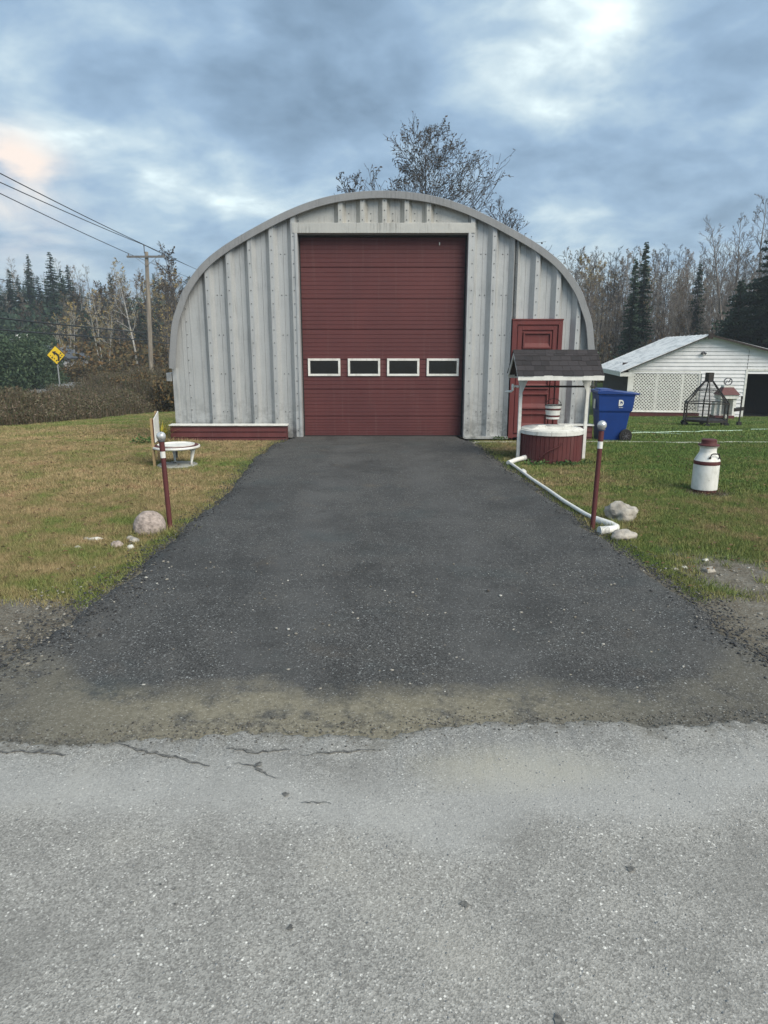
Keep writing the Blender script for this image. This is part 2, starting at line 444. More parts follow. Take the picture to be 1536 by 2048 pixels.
# ------------------------------------------------------------------ mesh helpers
class MB:
    def __init__(self):
        self.v = []; self.f = []
    def add(self, vs, fs):
        o = len(self.v)
        self.v.extend([tuple(p) for p in vs])
        self.f.extend([tuple(i + o for i in f) for f in fs])
        return self
    def box(self, c, s, rot=None):
        hx, hy, hz = s[0] / 2, s[1] / 2, s[2] / 2
        P = [Vector((x, y, z)) for z in (-hz, hz) for y in (-hy, hy) for x in (-hx, hx)]
        if rot is not None:
            P = [rot @ p for p in P]
        P = [p + Vector(c) for p in P]
        return self.add(P, [(0, 2, 3, 1), (4, 5, 7, 6), (0, 1, 5, 4), (2, 6, 7, 3), (0, 4, 6, 2), (1, 3, 7, 5)])
    def b2(self, x0, x1, y0, y1, z0, z1):
        return self.box(((x0 + x1) / 2, (y0 + y1) / 2, (z0 + z1) / 2), (x1 - x0, y1 - y0, z1 - z0))
    def bar(self, a, b, w, d=None, up=(0, 0, 1)):
        """rectangular bar from a to b"""
        a, b = Vector(a), Vector(b)
        d = d or w
        z = (b - a); ln = z.length; z.normalize()
        upv = Vector(up)
        if abs(z.dot(upv)) > .98:
            upv = Vector((0, 1, 0))
        x = upv.cross(z).normalized(); y = z.cross(x)
        rot = Matrix((x, y, z)).transposed()
        return self.box((a + b) / 2, (w, d, ln), rot)
    def tube(self, pts, r, n=8, cap=True):
        pts = [Vector(p) for p in pts]
        rs = r if hasattr(r, '__len__') else [r] * len(pts)
        vs, fs = [], []
        for i, p in enumerate(pts):
            d = (pts[min(i + 1, len(pts) - 1)] - pts[max(i - 1, 0)]).normalized()
            ref = Vector((0, 0, 1)) if abs(d.z) < .9 else Vector((0, 1, 0))
            x = ref.cross(d).normalized(); y = d.cross(x)
            for k in range(n):
                a = 2 * PI * k / n
                vs.append(p + (x * math.cos(a) + y * math.sin(a)) * rs[i])
        for i in range(len(pts) - 1):
            for k in range(n):
                a, b = i * n + k, i * n + (k + 1) % n
                fs.append((a, b, b + n, a + n))
        if cap:
            fs.append(tuple(range(n))[::-1])
            fs.append(tuple((len(pts) - 1) * n + k for k in range(n)))
        return self.add(vs, fs)
    def lathe(self, prof, c=(0, 0, 0), n=32, closed=False):
        vs, fs = [], []
        for r, z in prof:
            for k in range(n):
                a = 2 * PI * k / n
                vs.append((c[0] + r * math.cos(a), c[1] + r * math.sin(a), c[2] + z))
        m = len(prof)
        for i in range(m if closed else m - 1):
            j = (i + 1) % m
            for k in range(n):
                l = (k + 1) % n
                fs.append((i * n + k, i * n + l, j * n + l, j * n + k))
        if not closed:
            if prof[0][0] > 1e-4: fs.append(tuple(range(n))[::-1])
            if prof[-1][0] > 1e-4: fs.append(tuple((m - 1) * n + k for k in range(n)))
        return self.add(vs, fs)
    def prism(self, poly, off):
        """poly: list of 3D points (planar), extruded by off"""
        n = len(poly); off = Vector(off)
        P = [Vector(p) for p in poly]
        vs = P + [p + off for p in P]
        fs = [tuple(range(n))[::-1], tuple(range(n, 2 * n))] + [(i, (i + 1) % n, n + (i + 1) % n, n + i) for i in range(n)]
        return self.add(vs, fs)
    def mesh(self, name, mat, smooth=False, off=(0, 0, 0), bevel=0):
        me = bpy.data.meshes.new(name)
        o = off
        me.from_pydata([(p[0] - o[0], p[1] - o[1], p[2] - o[2]) for p in self.v], [], self.f)
        me.materials.append(mat)
        bm = bmesh.new(); bm.from_mesh(me)
        if smooth:
            bmesh.ops.remove_doubles(bm, verts=bm.verts, dist=1e-5)
        bmesh.ops.recalc_face_normals(bm, faces=bm.faces)
        bm.to_mesh(me); bm.free()
        if smooth:
            me.shade_smooth()
            if smooth != 'all':
                me.set_sharp_from_angle(angle=R(38))
        return me
    def build(self, name, mat, parent=None, smooth=False, off=None, bevel=0):
        if off is None:
            off = wloc(parent) if parent is not None else (0, 0, 0)
        me = self.mesh(name, mat, smooth, off)
        return link(name, me, parent, bevel=bevel)

def wloc(o):
    p = Vector((0, 0, 0))
    while o is not None:
        p += Vector(o.location); o = o.parent
    return p

def link(name, me, parent=None, loc=(0, 0, 0), bevel=0):
    o = bpy.data.objects.new(name, me)
    COL.objects.link(o)
    o.parent = parent
    o.location = loc
    if bevel:
        b = o.modifiers.new('bevel', 'BEVEL'); b.width = bevel; b.segments = 2; b.limit_method = 'ANGLE'
    return o
def thing(name, label, cat, loc=(0, 0, 0), group=None, rz=0):
    o = bpy.data.objects.new(name, None); COL.objects.link(o)
    o.location = loc; o.rotation_euler = (0, 0, rz)
    o.empty_display_size = .1
    return tag(o, label, cat, group)
def tag(o, label=None, cat=None, group=None, kind=None):
    if label: o['label'] = label
    if cat: o['category'] = cat
    if group: o['group'] = group
    if kind: o['kind'] = kind
    return o
def npmesh(name, verts, faces, mat, attrs=None, smooth=False):
    """fast mesh from numpy arrays; faces (n,3) or (n,4)"""
    me = bpy.data.meshes.new(name)
    nv, nf, k = len(verts), len(faces), faces.shape[1]
    me.vertices.add(nv); me.vertices.foreach_set('co', np.ascontiguousarray(verts, dtype=np.float32).ravel())
    me.loops.add(nf * k); me.loops.foreach_set('vertex_index', np.ascontiguousarray(faces, dtype=np.int32).ravel())
    me.polygons.add(nf)
    me.polygons.foreach_set('loop_start', np.arange(0, nf * k, k, dtype=np.int32))
    me.polygons.foreach_set('loop_total', np.full(nf, k, dtype=np.int32))
    me.update(calc_edges=True)
    for nm, a in (attrs or {}).items():
        at = me.attributes.new(nm, 'FLOAT', 'POINT'); at.data.foreach_set('value', np.asarray(a, dtype=np.float32))
    me.materials.append(mat)
    if smooth: me.shade_smooth()
    return me
def copytree(o, parent=None, loc=None, rz=None, s=None):
    c = o.copy(); COL.objects.link(c); c.parent = parent
    if loc is not None: c.location = loc
    if rz is not None: c.rotation_euler[2] = rz
    if s is not None: c.scale = (s, s, s) if not hasattr(s, '__len__') else s
    for ch in list(o.children): copytree(ch, c)
    return c

# ------------------------------------------------------------------ ground
def vnoise(x, y, sc, seed=0):
    x = np.asarray(x, float) * sc; y = np.asarray(y, float) * sc
    xi, yi = np.floor(x), np.floor(y)
    def h(a, b):
        s = np.sin(a * 127.1 + b * 311.7 + seed * 74.7) * 43758.5453
        return s - np.floor(s)
    fx, fy = x - xi, y - yi
    fx = fx * fx * (3 - 2 * fx); fy = fy * fy * (3 - 2 * fy)
    return (h(xi, yi) * (1 - fx) + h(xi + 1, yi) * fx) * (1 - fy) + (h(xi, yi + 1) * (1 - fx) + h(xi + 1, yi + 1) * fx) * fy
def fbm(x, y, sc, seed=0, n=4):
    r, a = 0, .5
    for i in range(n):
        r = r + a * vnoise(x, y, sc * 2 ** i, seed + i); a *= .5
    return r / (1 - .5 ** n)
def sstep(a, b, x):
    t_ = np.clip((np.asarray(x, float) - a) / (b - a), 0, 1); return t_ * t_ * (3 - 2 * t_)
ZY = [-400, 12.5, 29, 36, 45, 70, 110, 170, 600]
ZZ = [0, 0, -1.11, -1.45, -1.1, -.5, 2.0, 6.0, 9.0]
def H(x, y):
    x = np.asarray(x, float); y = np.asarray(y, float)
    z = np.interp(y, ZY, ZZ)
    right = sstep(-2, 10, x)
    z = z - right * (np.interp(y, [60, 70, 110, 170, 600], [0, .3, 2.5, 6, 8]))
    d = np.maximum(np.abs(x) - 2.3, 0)
    lump = (fbm(x, y, .5, 3) - .5) * .10 + (fbm(x, y, 2.2, 9) - .5) * .03
    return z + lump * sstep(0, 2.0, d) * sstep(3.0, 4.5, y) - .012
def Hs(x, y):
    return float(H(x, y))
# drive edges, measured on the ground plane
LE = np.array([(-2.6, 2.3), (-2.45, 2.9), (-2.2, 3.3), (-2.05, 3.8), (-1.98, 4.4), (-1.97, 4.83), (-1.97, 5.38), (-1.97, 6.07), (-1.95, 6.73), (-1.89, 7.67), (-1.93, 8.73), (-2.04, 10.3), (-2.0, 12.2), (-1.86, 13.0), (-1.75, 13.4)])
RE = np.array([(2.7, 2.3), (2.6, 2.9), (2.25, 3.3), (2.12, 3.7), (2.14, 4.2), (2.12, 4.88), (2.05, 5.67), (2.0, 6.34), (1.95, 7.42), (1.87, 8.62), (1.77, 10.3), (1.69, 12.5), (1.56, 13.0), (1.56, 13.4)])
def edgeL(y): return np.interp(y, LE[:, 1], LE[:, 0])
def edgeR(y): return np.interp(y, RE[:, 1], RE[:, 0])
def road_edge(x): return 2.78 + .05 * np.asarray(x) + (fbm(x, 3.3, 2.1, 5) - .5) * .15 + (fbm(x, 1.3, 9, 8) - .5) * .08
def dirtmask(x, y):
    dl = edgeL(y) - x; dr = x - edgeR(y)
    d = np.maximum(dl, dr)
    near = 1 - sstep(4.1, 4.9, y + .35 * (fbm(x, y, 1.1, 2) - .5) - .15 * np.clip(x - 2, 0, 3))     # shoulder of the road
    edge = (1 - sstep(0.0, .22, d)) * .75
    rd = np.exp(-(((x - 2.75) / .55) ** 2 + ((y - 5.0) / .75) ** 2)) * 1.0
    rd2 = np.exp(-(((x - 2.5) / .3) ** 2 + ((y - 5.6) / .5) ** 2)) * .6
    can = np.exp(-(((x - 3.92) / .3) ** 2 + ((y - 8.05) / .22) ** 2)) * 1.2
    wall = (1 - sstep(12.95, 13.15, y) * 0 - 1)
    far = sstep(34, 38, y) * .0
    return np.clip(np.maximum.reduce([near, edge, rd, rd2, can]) + wall + far, 0, 1)
def greenness(x, y):
    g = .50 + .0 * x
    g = g + .14 * sstep(2, 5, x) * sstep(6.5, 11, y) + .05 * sstep(2, 4, x)
    g = g - .075 * (1 - sstep(-3, -1, x)) * (1 - sstep(14, 22, y)) + .05 * (1 - sstep(-3, -1, x)) * sstep(16, 24, y)
    g = g + .12 * np.exp(-(((x + 3.0) / .9) ** 2 + ((y - 10.0) / .5) ** 2))
    d = np.maximum(edgeL(y) - x, x - edgeR(y))
    g = g + .06 * np.exp(-(d / .2) ** 2)
    return g
def spaced(segs):
    out_ = []
    for a, b, st in segs:
        out_.append(np.arange(a, b, st))
    return np.unique(np.concatenate(out_ + [np.array([segs[-1][1]])]))
gx = spaced([(-700, -60, 40), (-60, -14, 2), (-14, -5, .25), (-5, 5, .07), (5, 14, .25), (14, 60, 2), (60, 700, 40)])
gy = spaced([(-300, -4, 30), (-4, 3, .5), (3, 14, .08), (14, 40, .35), (40, 180, 4), (180, 900, 60)])
X, Y = np.meshgrid(gx, gy)
Z = H(X, Y)
nx, ny = len(gx), len(gy)
idx = np.arange(nx * ny).reshape(ny, nx)
F = np.stack([idx[:-1, :-1].ravel(), idx[:-1, 1:].ravel(), idx[1:, 1:].ravel(), idx[1:, :-1].ravel()], 1)
me = npmesh('ground', np.stack([X.ravel(), Y.ravel(), Z.ravel()], 1), F, M['lawn'],
            {'dirt': dirtmask(X, Y).ravel(), 'green': greenness(X, Y).ravel()}, True)
tag(link('ground', me), kind='structure')

# road: a sheet with a ragged broken edge
xs = np.concatenate([np.arange(-60, -6, 3), np.arange(-6, 6, .025), np.arange(6, 61, 3)])
ye = road_edge(xs)
ye = ye + np.where(np.abs(xs) < 6, (rng.random(len(xs)) - .5) * .03, 0)
V = np.concatenate([np.stack([xs, ye - .04, np.full_like(xs, .016)], 1), np.stack([xs, ye, np.full_like(xs, .004)], 1), np.stack([xs, np.full_like(xs, 2.3), np.full_like(xs, .016)], 1), np.stack([xs, ye + .02, np.full_like(xs, -.05)], 1)])
n = len(xs); i = np.arange(n - 1)
F = np.concatenate([np.stack([2 * n + i, 2 * n + i + 1, i + 1, i], 1), np.stack([i, i + 1, n + i + 1, n + i], 1), np.stack([n + i, n + i + 1, 3 * n + i + 1, 3 * n + i], 1)])
cx_ = spaced([(-60, -6, 3), (-6, 6, .3), (6, 60, 3)]); cy_ = spaced([(-4.2, -1, .8), (-1, 2.3, .3)])
XX, YY = np.meshgrid(cx_, cy_); o_ = len(V); ii = np.arange(XX.size).reshape(XX.shape) + o_
V = np.concatenate([V, np.stack([XX.ravel(), YY.ravel(), np.full(XX.size, .016)], 1)])
F = np.concatenate([F, np.stack([ii[:-1, :-1].ravel(), ii[:-1, 1:].ravel(), ii[1:, 1:].ravel(), ii[1:, :-1].ravel()], 1)])
edge_ = np.zeros(len(V)); edge_[:n] = .9; edge_[n:2 * n] = 1.0; edge_[2 * n:3 * n] = .1; edge_[3 * n:4 * n] = 1.0
road = tag(link('road', npmesh('road', V, F, M['road'], {'edge': edge_})), kind='structure')

# driveway
ys = np.concatenate([np.arange(2.45, 13.28, .05), [13.3]])
cols_ = 61
rowsV = []
for y in ys:
    l = edgeL(y) + (fbm(0.3, y, 3.0, 4) - .5) * .22 + (fbm(1.3, y, 11.0, 6) - .5) * .09
    r = edgeR(y) + (fbm(5.3, y, 3.0, 14) - .5) * .20 + (fbm(6.3, y, 11.0, 16) - .5) * .09
    xx = np.linspace(l, r, cols_)
    ed = np.minimum(xx - l, r - xx)
    th = .042 * sstep(2.7, 4.2, y) * (1 - .6 * sstep(12, 13.3, y))
    zz = -.03 + (.03 + .009 + th) * sstep(0, .12, ed) + (fbm(xx, y, 1.3, 21) - .5) * .016 * sstep(.02, .4, ed)
    zz = np.where(y < 2.9, np.minimum(zz, .010), zz)
    rowsV.append(np.stack([xx, np.full(cols_, y), zz], 1))
V = np.concatenate(rowsV)
idx = np.arange(len(ys) * cols_).reshape(len(ys), cols_)
F = np.stack([idx[:-1, :-1].ravel(), idx[:-1, 1:].ravel(), idx[1:, 1:].ravel(), idx[1:, :-1].ravel()], 1)
driveway = tag(link('driveway', npmesh('driveway', V, F, M['drive'], None, True)), kind='structure')
def drive_z(x, y):
    th = .042 * float(sstep(2.7, 4.2, y)) * (1 - .6 * float(sstep(12, 13.3, y)))
    return .009 + th

# cracks in the road: jagged ribbons laid on top, the shade of a recess put into their colour
def crack(pts, w):
    mb = MB(); P = []
    for (a, b) in zip(pts[:-1], pts[1:]):
        for k in range(7):
            f = k / 7
            P.append((a[0] + (b[0] - a[0]) * f + random.uniform(-.012, .012), a[1] + (b[1] - a[1]) * f + random.uniform(-.010, .010)))
    P.append(pts[-1])
    vs, fs = [], []
    for i_, p in enumerate(P):
        f = i_ / (len(P) - 1)
        ww = w * (1 - .75 * abs(2 * f - 1)) * random.uniform(.4, 1.3)
        d = Vector((P[min(i_ + 1, len(P) - 1)][0] - P[max(i_ - 1, 0)][0], P[min(i_ + 1, len(P) - 1)][1] - P[max(i_ - 1, 0)][1])).normalized()
        vs += [(p[0] - d.y * ww, p[1] + d.x * ww, .0205), (p[0] + d.y * ww, p[1] - d.x * ww, .0205)]
    for i_ in range(len(P) - 1):
        fs.append((2 * i_, 2 * i_ + 1, 2 * i_ + 3, 2 * i_ + 2))
    mb.add(vs, fs)
    mb.build('crack', M['crack'], road)
crack([(-1.17, 2.68), (-1.0, 2.60), (-.86, 2.56), (-.72, 2.50)], .009)
crack([(-.68, 2.63), (-.55, 2.60), (-.40, 2.62)], .011)
crack([(-.62, 2.52), (-.52, 2.49), (-.42, 2.42)], .007)
crack([(-.40, 2.58), (-.2, 2.60), (-.02, 2.62)], .006)
crack([(-1.7, 2.60), (-1.5, 2.61), (-1.35, 2.58)], .012)
crack([(-.31, 2.27), (-.2, 2.26)], .005)
for (cx, cy, rr) in ((-.52, 2.515, .022), (.82, 1.93, .02), (.25, 1.78, .024), (-.28, 1.69, .017), (-.38, 2.32, .02), (.45, 1.40, .03), (-.72, 1.86, .007), (-.67, 1.84, .008), (-.65, 1.78, .006)):
    mb = MB(); k = 14
    mb.add([(cx + rr * .7 * random.uniform(.4, 1.3) * math.cos(2 * PI * i_ / k), cy + rr * .7 * random.uniform(.4, 1.3) * math.sin(2 * PI * i_ / k), .0205) for i_ in range(k)], [tuple(range(k))])
    mb.build('pit', M['crack'], road)  # flat disc on the surface, its dark colour painted as a shaded hollow

# far road beyond the weeds on the left
mb = MB()
pp = []
for y in range(20, 130, 5):
    pp.append((-19.8, y)); 
vs, fs = [], []
for i_, (x, y) in enumerate(pp):
    xo = x + max(0, y - 60) * .12
    z = Hs(x, y) + .12
    vs += [(xo, y, z), (xo - 6.5, y, z + .05), (xo + 1.6, y, z - .7)]
for i_ in range(len(pp) - 1):
    fs += [(3 * i_, 3 * i_ + 3, 3 * i_ + 4, 3 * i_ + 1), (3 * i_ + 2, 3 * i_ + 5, 3 * i_ + 3, 3 * i_)]
mb.add(vs, fs)
tag(mb.build('far_road', M['farroad']), kind='structure')

# ------------------------------------------------------------------ stones and grass as scattered stuff
PH = []
for s_ in range(6):
    bm = bmesh.new(); bmesh.ops.create_icosphere(bm, subdivisions=1, radius=1)
    vv = np.array([v_.co[:] for v_ in bm.verts]); ff = np.array([[v_.index for v_ in f_.verts] for f_ in bm.faces]); bm.free()
    # drop to an 12-vertex lump squashed at random
    r_ = np.random.default_rng(s_)
    vv = vv * (1 + (r_.random((len(vv), 1)) - .5) * .5) * np.array([1, .75, .5]) 
    PH.append((vv, ff))
def scatter_stones(name, pts, sizes, mat, label, cat='stones', parent=None):
    Vs, Fs, o = [], [], 0
    for k in range(len(PH)):
        sel = np.arange(len(pts)) % len(PH) == k
        p = pts[sel]; s = sizes[sel]; m_ = len(p)
        if not m_: continue
        vv, ff = PH[k]
        a = rng.random(m_) * 2 * PI
        ca, sa = np.cos(a)[:, None], np.sin(a)[:, None]
        x = vv[None, :, 0] * ca - vv[None, :, 1] * sa
        y = vv[None, :, 0] * sa + vv[None, :, 1] * ca
        P = np.stack([x, y, np.broadcast_to(vv[None, :, 2], x.shape)], 2) * s[:, None, None] + p[:, None, :]
        Vs.append(P.reshape(-1, 3)); Fs.append((ff[None] + (np.arange(m_) * len(vv))[:, None, None]).reshape(-1, 3) + o); o += m_ * len(vv)
    ob = link(name, npmesh(name, np.concatenate(Vs), np.concatenate(Fs), mat), parent)
    return tag(ob, label, cat if parent is None else None, kind='stuff')
# dark chippings crumbling off the drive edges
n = 9000
y = 3.0 + 10 * rng.random(n) ** 1.7
side = rng.random(n) < .55
off = rng.normal(0, .10, n) + np.where(side, 0, 0)
x = np.where(side, edgeL(y) - off * (1 + .8 * (y < 4.8)), edgeR(y) + off)
z = np.where((x > edgeL(y) + .06) & (x < edgeR(y) - .06), .05 * sstep(2.7, 4.2, y) + .008, .012)
scatter_stones('loose_chippings', np.stack([x, y, z], 1), .004 + .009 * rng.random(n) ** 2, M['pebble_dark'], 'dark crumbled asphalt chippings along both edges of the driveway')
n = 5000
x = rng.uniform(-2.6, 2.6, n); y = rng.uniform(2.9, 5.2, n)
keep = (x < edgeL(y) + .5 * rng.random(n)) | (rng.random(n) < .15)
x, y = x[keep], y[keep]
z = np.where((x > edgeL(y) + .06), .05 * sstep(2.7, 4.2, y) + .006, .008)
scatter_stones('loose_gravel', np.stack([x, y, z], 1), .003 + .011 * rng.random(len(x)) ** 4, M['pebble_dirt'], 'pale loose gravel strewn over the mouth of the driveway')
n = 9000
x = rng.uniform(-2.4, 2.4, n); y = 1.2 + 1.6 * rng.random(n)
keep = y < road_edge(x) - .02
x, y = x[keep], y[keep]
scatter_stones('road_grit', np.stack([x, y, np.full(len(x), .016)], 1), .0016 + .0045 * rng.random(len(x)) ** 3, M['pebble_light'], 'pale stone grit bedded in the worn road surface')
n = 1200
x = np.concatenate([rng.normal(2.75, .4, n // 2), rng.uniform(-2.9, -1.9, n // 2)]); y = np.concatenate([rng.normal(5.0, .5, n // 2), rng.uniform(3.0, 4.6, n // 2)])
keep = (x > edgeR(y) + .02) | (x < edgeL(y) - .02)
x, y = x[keep], y[keep]
scatter_stones('shoulder_gravel', np.stack([x, y, H(x, y) + .002], 1), .003 + .014 * rng.random(len(x)) ** 5, M['pebble_dirt'], 'mixed small stones on the bare earth beside the driveway')

n = 3000
x = rng.uniform(-2.6, 2.6, n); y = road_edge(x) + rng.normal(.02, .06, n)
scatter_stones('crumbled_edge', np.stack([x, y, np.where(y < road_edge(x), .017, .013)], 1), .0015 + .0055 * rng.random(n) ** 2, M['pebble_edge'], 'dark crumbled chippings along the broken edge of the road')
def blades(name, x, y, h, w, mat, label, lean=.8, z0=None, cat='grass'):
    n = len(x)
    a = rng.random(n) * 2 * PI
    b = rng.random(n) * 2 * PI
    z = H(x, y) if z0 is None else z0
    ln = h * (.5 + rng.random(n))
    lx = np.cos(b) * ln * lean * rng.random(n); ly = np.sin(b) * ln * lean * rng.random(n)
    hx, hy = np.cos(a) * w / 2, np.sin(a) * w / 2
    p0 = np.stack([x - hx, y - hy, z - .004], 1); p1 = np.stack([x + hx, y + hy, z - .004], 1)
    p2 = np.stack([x + lx, y + ly, z + ln * .8], 1)
    V = np.stack([p0, p1, p2], 1).reshape(-1, 3)
    F = np.arange(3 * n).reshape(-1, 3)
    g = np.repeat(greenness(x, y), 3)
    return tag(link(name, npmesh(name, V, F, mat, {'green': g})), label, cat, kind='stuff')
def lawnpts(n, x0, x1, y0, y1):
    x = rng.uniform(x0, x1, n); y = rng.uniform(y0, y1, n)
    d = dirtmask(x, y)
    k = (rng.random(n) > d * 1.5 - .25) & ((x < edgeL(y) + .02) | (x > edgeR(y) - .02) | (y > 13.4))
    k &= ~((np.abs(x) < 4.2) & (y > 13.1) & (y < 25))
    k &= (np.abs(x) < .62 * y + .3)
    k &= ~(((x + 3.09) ** 2 + (y - 10.1) ** 2) < .31 ** 2)
    k &= ~(((x - 2.6) ** 2 + (y - 10.6) ** 2) < .47 ** 2)
    k &= ~(((x - 3.92) ** 2 + (y - 8.15) ** 2) < .17 ** 2)
    return x[k], y[k]
xa, ya = lawnpts(330000, -5.2, -1.8, 4.0, 8.0); xb, yb = lawnpts(330000, 1.8, 5.2, 4.0, 8.0)
x, y = np.concatenate([xa, xb]), np.concatenate([ya, yb])
blades('lawn_grass', x, y, .030 + .018 * fbm(x, y, 1.8, 31), .0055, M['blade'], 'short mown grass, brown and green, nearest the road')
xa, ya = lawnpts(300000, -9, -1.8, 8.0, 13.5); xb, yb = lawnpts(300000, 1.7, 9, 8.0, 13.5)
x, y = np.concatenate([xa, xb]), np.concatenate([ya, yb])
blades('lawn_grass', x, y, .032 + .018 * fbm(x, y, 1.8, 31), .011, M['blade'], 'short mown grass around the well and the ring planter')
xa, ya = lawnpts(260000, -16, -4, 13.5, 34); xb, yb = lawnpts(220000, 4, 18, 13.5, 29)
x, y = np.concatenate([xa, xb]), np.concatenate([ya, yb])
blades('lawn_grass', x, y, .04 + .02 * fbm(x, y, 1.2, 31), .022, M['blade'], 'mown grass sloping away behind the metal building')
# fallen leaves lying on grass
n = 1500
x = np.concatenate([rng.uniform(-7, -2, n), rng.uniform(2.1, 8, n)]); y = rng.uniform(4.6, 17, 2 * n)
z = H(x, y) + .03 + .02 * rng.random(2 * n); a = rng.random(2 * n) * 6.28; sz_ = .012 + .016 * rng.random(2 * n)
ux, uy = np.cos(a) * sz_, np.sin(a) * sz_
V = np.stack([np.stack([x - ux, y - uy, z], 1), np.stack([x + uy * .6, y - ux * .6, z + .008], 1), np.stack([x + ux, y + uy, z + .004], 1), np.stack([x - uy * .6, y + ux * .6, z + .012], 1)], 1).reshape(-1, 3)
tag(link('fallen_leaves', npmesh('fallen_leaves', V, np.arange(len(V)).reshape(-1, 4), M['leaf_brown'])), 'scattered small dry brown leaves lying on both lawns', 'leaves', kind='stuff')
# longer tufts at edges, posts and stones
def tufts(name, spots, mat, label, cat='grass'):
    X_, Y_, H_ = [], [], []
    for (cx, cy, rx, ry, n, h) in spots:
        X_.append(rng.normal(cx, rx, n)); Y_.append(rng.normal(cy, ry, n)); H_.append(np.full(n, h))
    x, y, h = map(np.concatenate, (X_, Y_, H_))
    return blades(name, x, y, h, .008, mat, label, 1.0, cat=cat)
sp_ = [(-2.12, 6.2, .12, .06, 500, .09), (-2.3, 6.2, .16, .06, 500, .07), (-2.3, 5.8, .2, .1, 300, .06), (2.2, 6.35, .06, .08, 260, .09), (2.45, 6.55, .15, .05, 300, .08), (-2.35, 5.72, .05, .02, 90, .05), (-2.62, 5.95, .07, .02, 110, .05), (-2.23, 5.84, .05, .02, 90, .05), (-2.2, 6.1, .14, .02, 260, .07), (2.42, 6.58, .13, .02, 240, .07), (2.22, 5.96, .10, .02, 160, .045), (2.08, 10.55, .04, .03, 80, .07), (3.12, 10.55, .04, .03, 80, .07), (-4.2, 12.9, .4, .15, 500, .10), (-3.0, 13.0, 1.1, .03, 900, .05)]
for k in range(260):
    sd_ = random.choice((-1, 1)); yy_ = random.uniform(4.8, 12.5)
    sp_.append((sd_ * random.uniform(2.3, 2.3 + .45 * yy_), yy_, .03, .03, 22, random.uniform(.045, .075)))
for y in np.arange(4.8, 13, .12):
    sp_.append((float(edgeL(y)) - .05, y, .05, .08, 45, .055))
    if y > 5.8: sp_.append((float(edgeR(y)) + .09, y, .05, .08, 25, .05))
tufts('edge_grass', sp_, M['blade'], 'longer uncut grass along the driveway edges and around the posts')

# ------------------------------------------------------------------ quonset hut
FY = 13.33            # plane of the end wall
ARC = [(4.0, -1.6), (4.0, 1.30), (3.985, 1.50), (3.945, 1.80), (3.885, 2.15), (3.77, 2.45), (3.62, 2.76), (3.31, 3.145), (2.90, 3.46), (2.30, 3.79), (1.68, 4.08), (1.12, 4.27), (.58, 4.37), (0, 4.405)]
ARC = ARC + [(-x, z) for x, z in ARC[-2::-1]]
def smooth_curve(P, n=6):
    out_ = []
    P = [Vector((a, b, 0)) for a, b in P]
    for i_ in range(len(P) - 1):
        p0, p1, p2, p3 = P[max(i_ - 1, 0)], P[i_], P[i_ + 1], P[min(i_ + 2, len(P) - 1)]
        for k in range(n):
            t_ = k / n
            q = .5 * ((2 * p1) + (p2 - p0) * t_ + (2 * p0 - 5 * p1 + 4 * p2 - p3) * t_ * t_ + (3 * p1 - p0 - 3 * p2 + p3) * t_ ** 3)
            out_.append((q.x, q.y))
    out_.append((P[-1].x, P[-1].y))
    return out_
ARCS = smooth_curve(ARC[1:-1], 5)
ARCS = [(a - .035, b) for a, b in ARCS]
ax = np.array([p[0] for p in ARCS][::-1]); az = np.array([p[1] for p in ARCS][::-1])
def arch_z(x):
    return float(np.interp(x, ax, az))
hut = thing('metal_building', 'silver arched corrugated steel garage with a tall maroon overhead door', 'building', (0, FY, 0))

DX0, DX1, DZ = -1.575, 1.535, 3.73       # door opening
HZ0, HZ1 = 3.73, 3.905                   # header flashing
pitch = .402
DEP = .10
def ridged_sheet(x0, x1, ridge_xs, zb, inset=.09):
    """a sheet of the end wall between x0..x1; ridges come forward (towards -Y)"""
    prof = [(x0, 0.0)]
    for c in ridge_xs:
        for dx, d in ((-.118, 0), (-.038, DEP), (.038, DEP), (.100, 0)):
            xx = c + dx
            if x0 < xx < x1: prof.append((xx, d))
    prof.append((x1, 0.0))
    # extra samples so that the cut top follows the arch
    fine_ = []
    for (a, da), (b, db) in zip(prof[:-1], prof[1:]):
        k = max(1, int((b - a) / .06))
        for i_ in range(k):
            f = i_ / k
            fine_.append((a + (b - a) * f, da + (db - da) * f))
    fine_.append(prof[-1])
    mb = MB()
    vs, fs = [], []
    for xx, d in fine_:
        zt = arch_z(xx) - .03
        zbb = zb(xx) if callable(zb) else zb
        vs += [(xx, FY - d, zbb), (xx, FY - d, max(zbb + .01, zt)), (xx, FY - d + .012, max(zbb + .01, zt)), (xx, FY - d + .012, zbb)]
    m_ = len(fine_)
    for i_ in range(m_ - 1):
        a, b = 4 * i_, 4 * i_ + 4
        fs += [(a, b, b + 1, a + 1), (a + 1, b + 1, b + 2, a + 2), (a + 3, a + 2, b + 2, b + 3)]
    fs += [(0, 1, 2, 3), (4 * m_ - 4, 4 * m_ - 1, 4 * m_ - 2, 4 * m_ - 3)]
    return mb.add(vs, fs)
rivets = MB()
def rivet_col(x, d, z0, z1, st=.235):
    z = z0
    while z < z1:
        rivets.lathe([(.0, .0), (.011, .0), (.011, .006), (.006, .010), (.0, .011)], (0, 0, 0), 6)
        nn = 30
        for k in range(len(rivets.v) - nn, len(rivets.v)):
            a_, b_, c_ = rivets.v[k]
            rivets.v[k] = (x + a_, FY - d - c_, z + b_)
        z += st
Rl = [-1.655 - pitch * k for k in range(0, 5)]        # ridge centres left of the door
Rr = [1.615 + pitch * k for k in range(0, 6)]
bounds_l = [-1.58] + [(-1.655 - pitch * (k + .5)) for k in range(0, 5)]
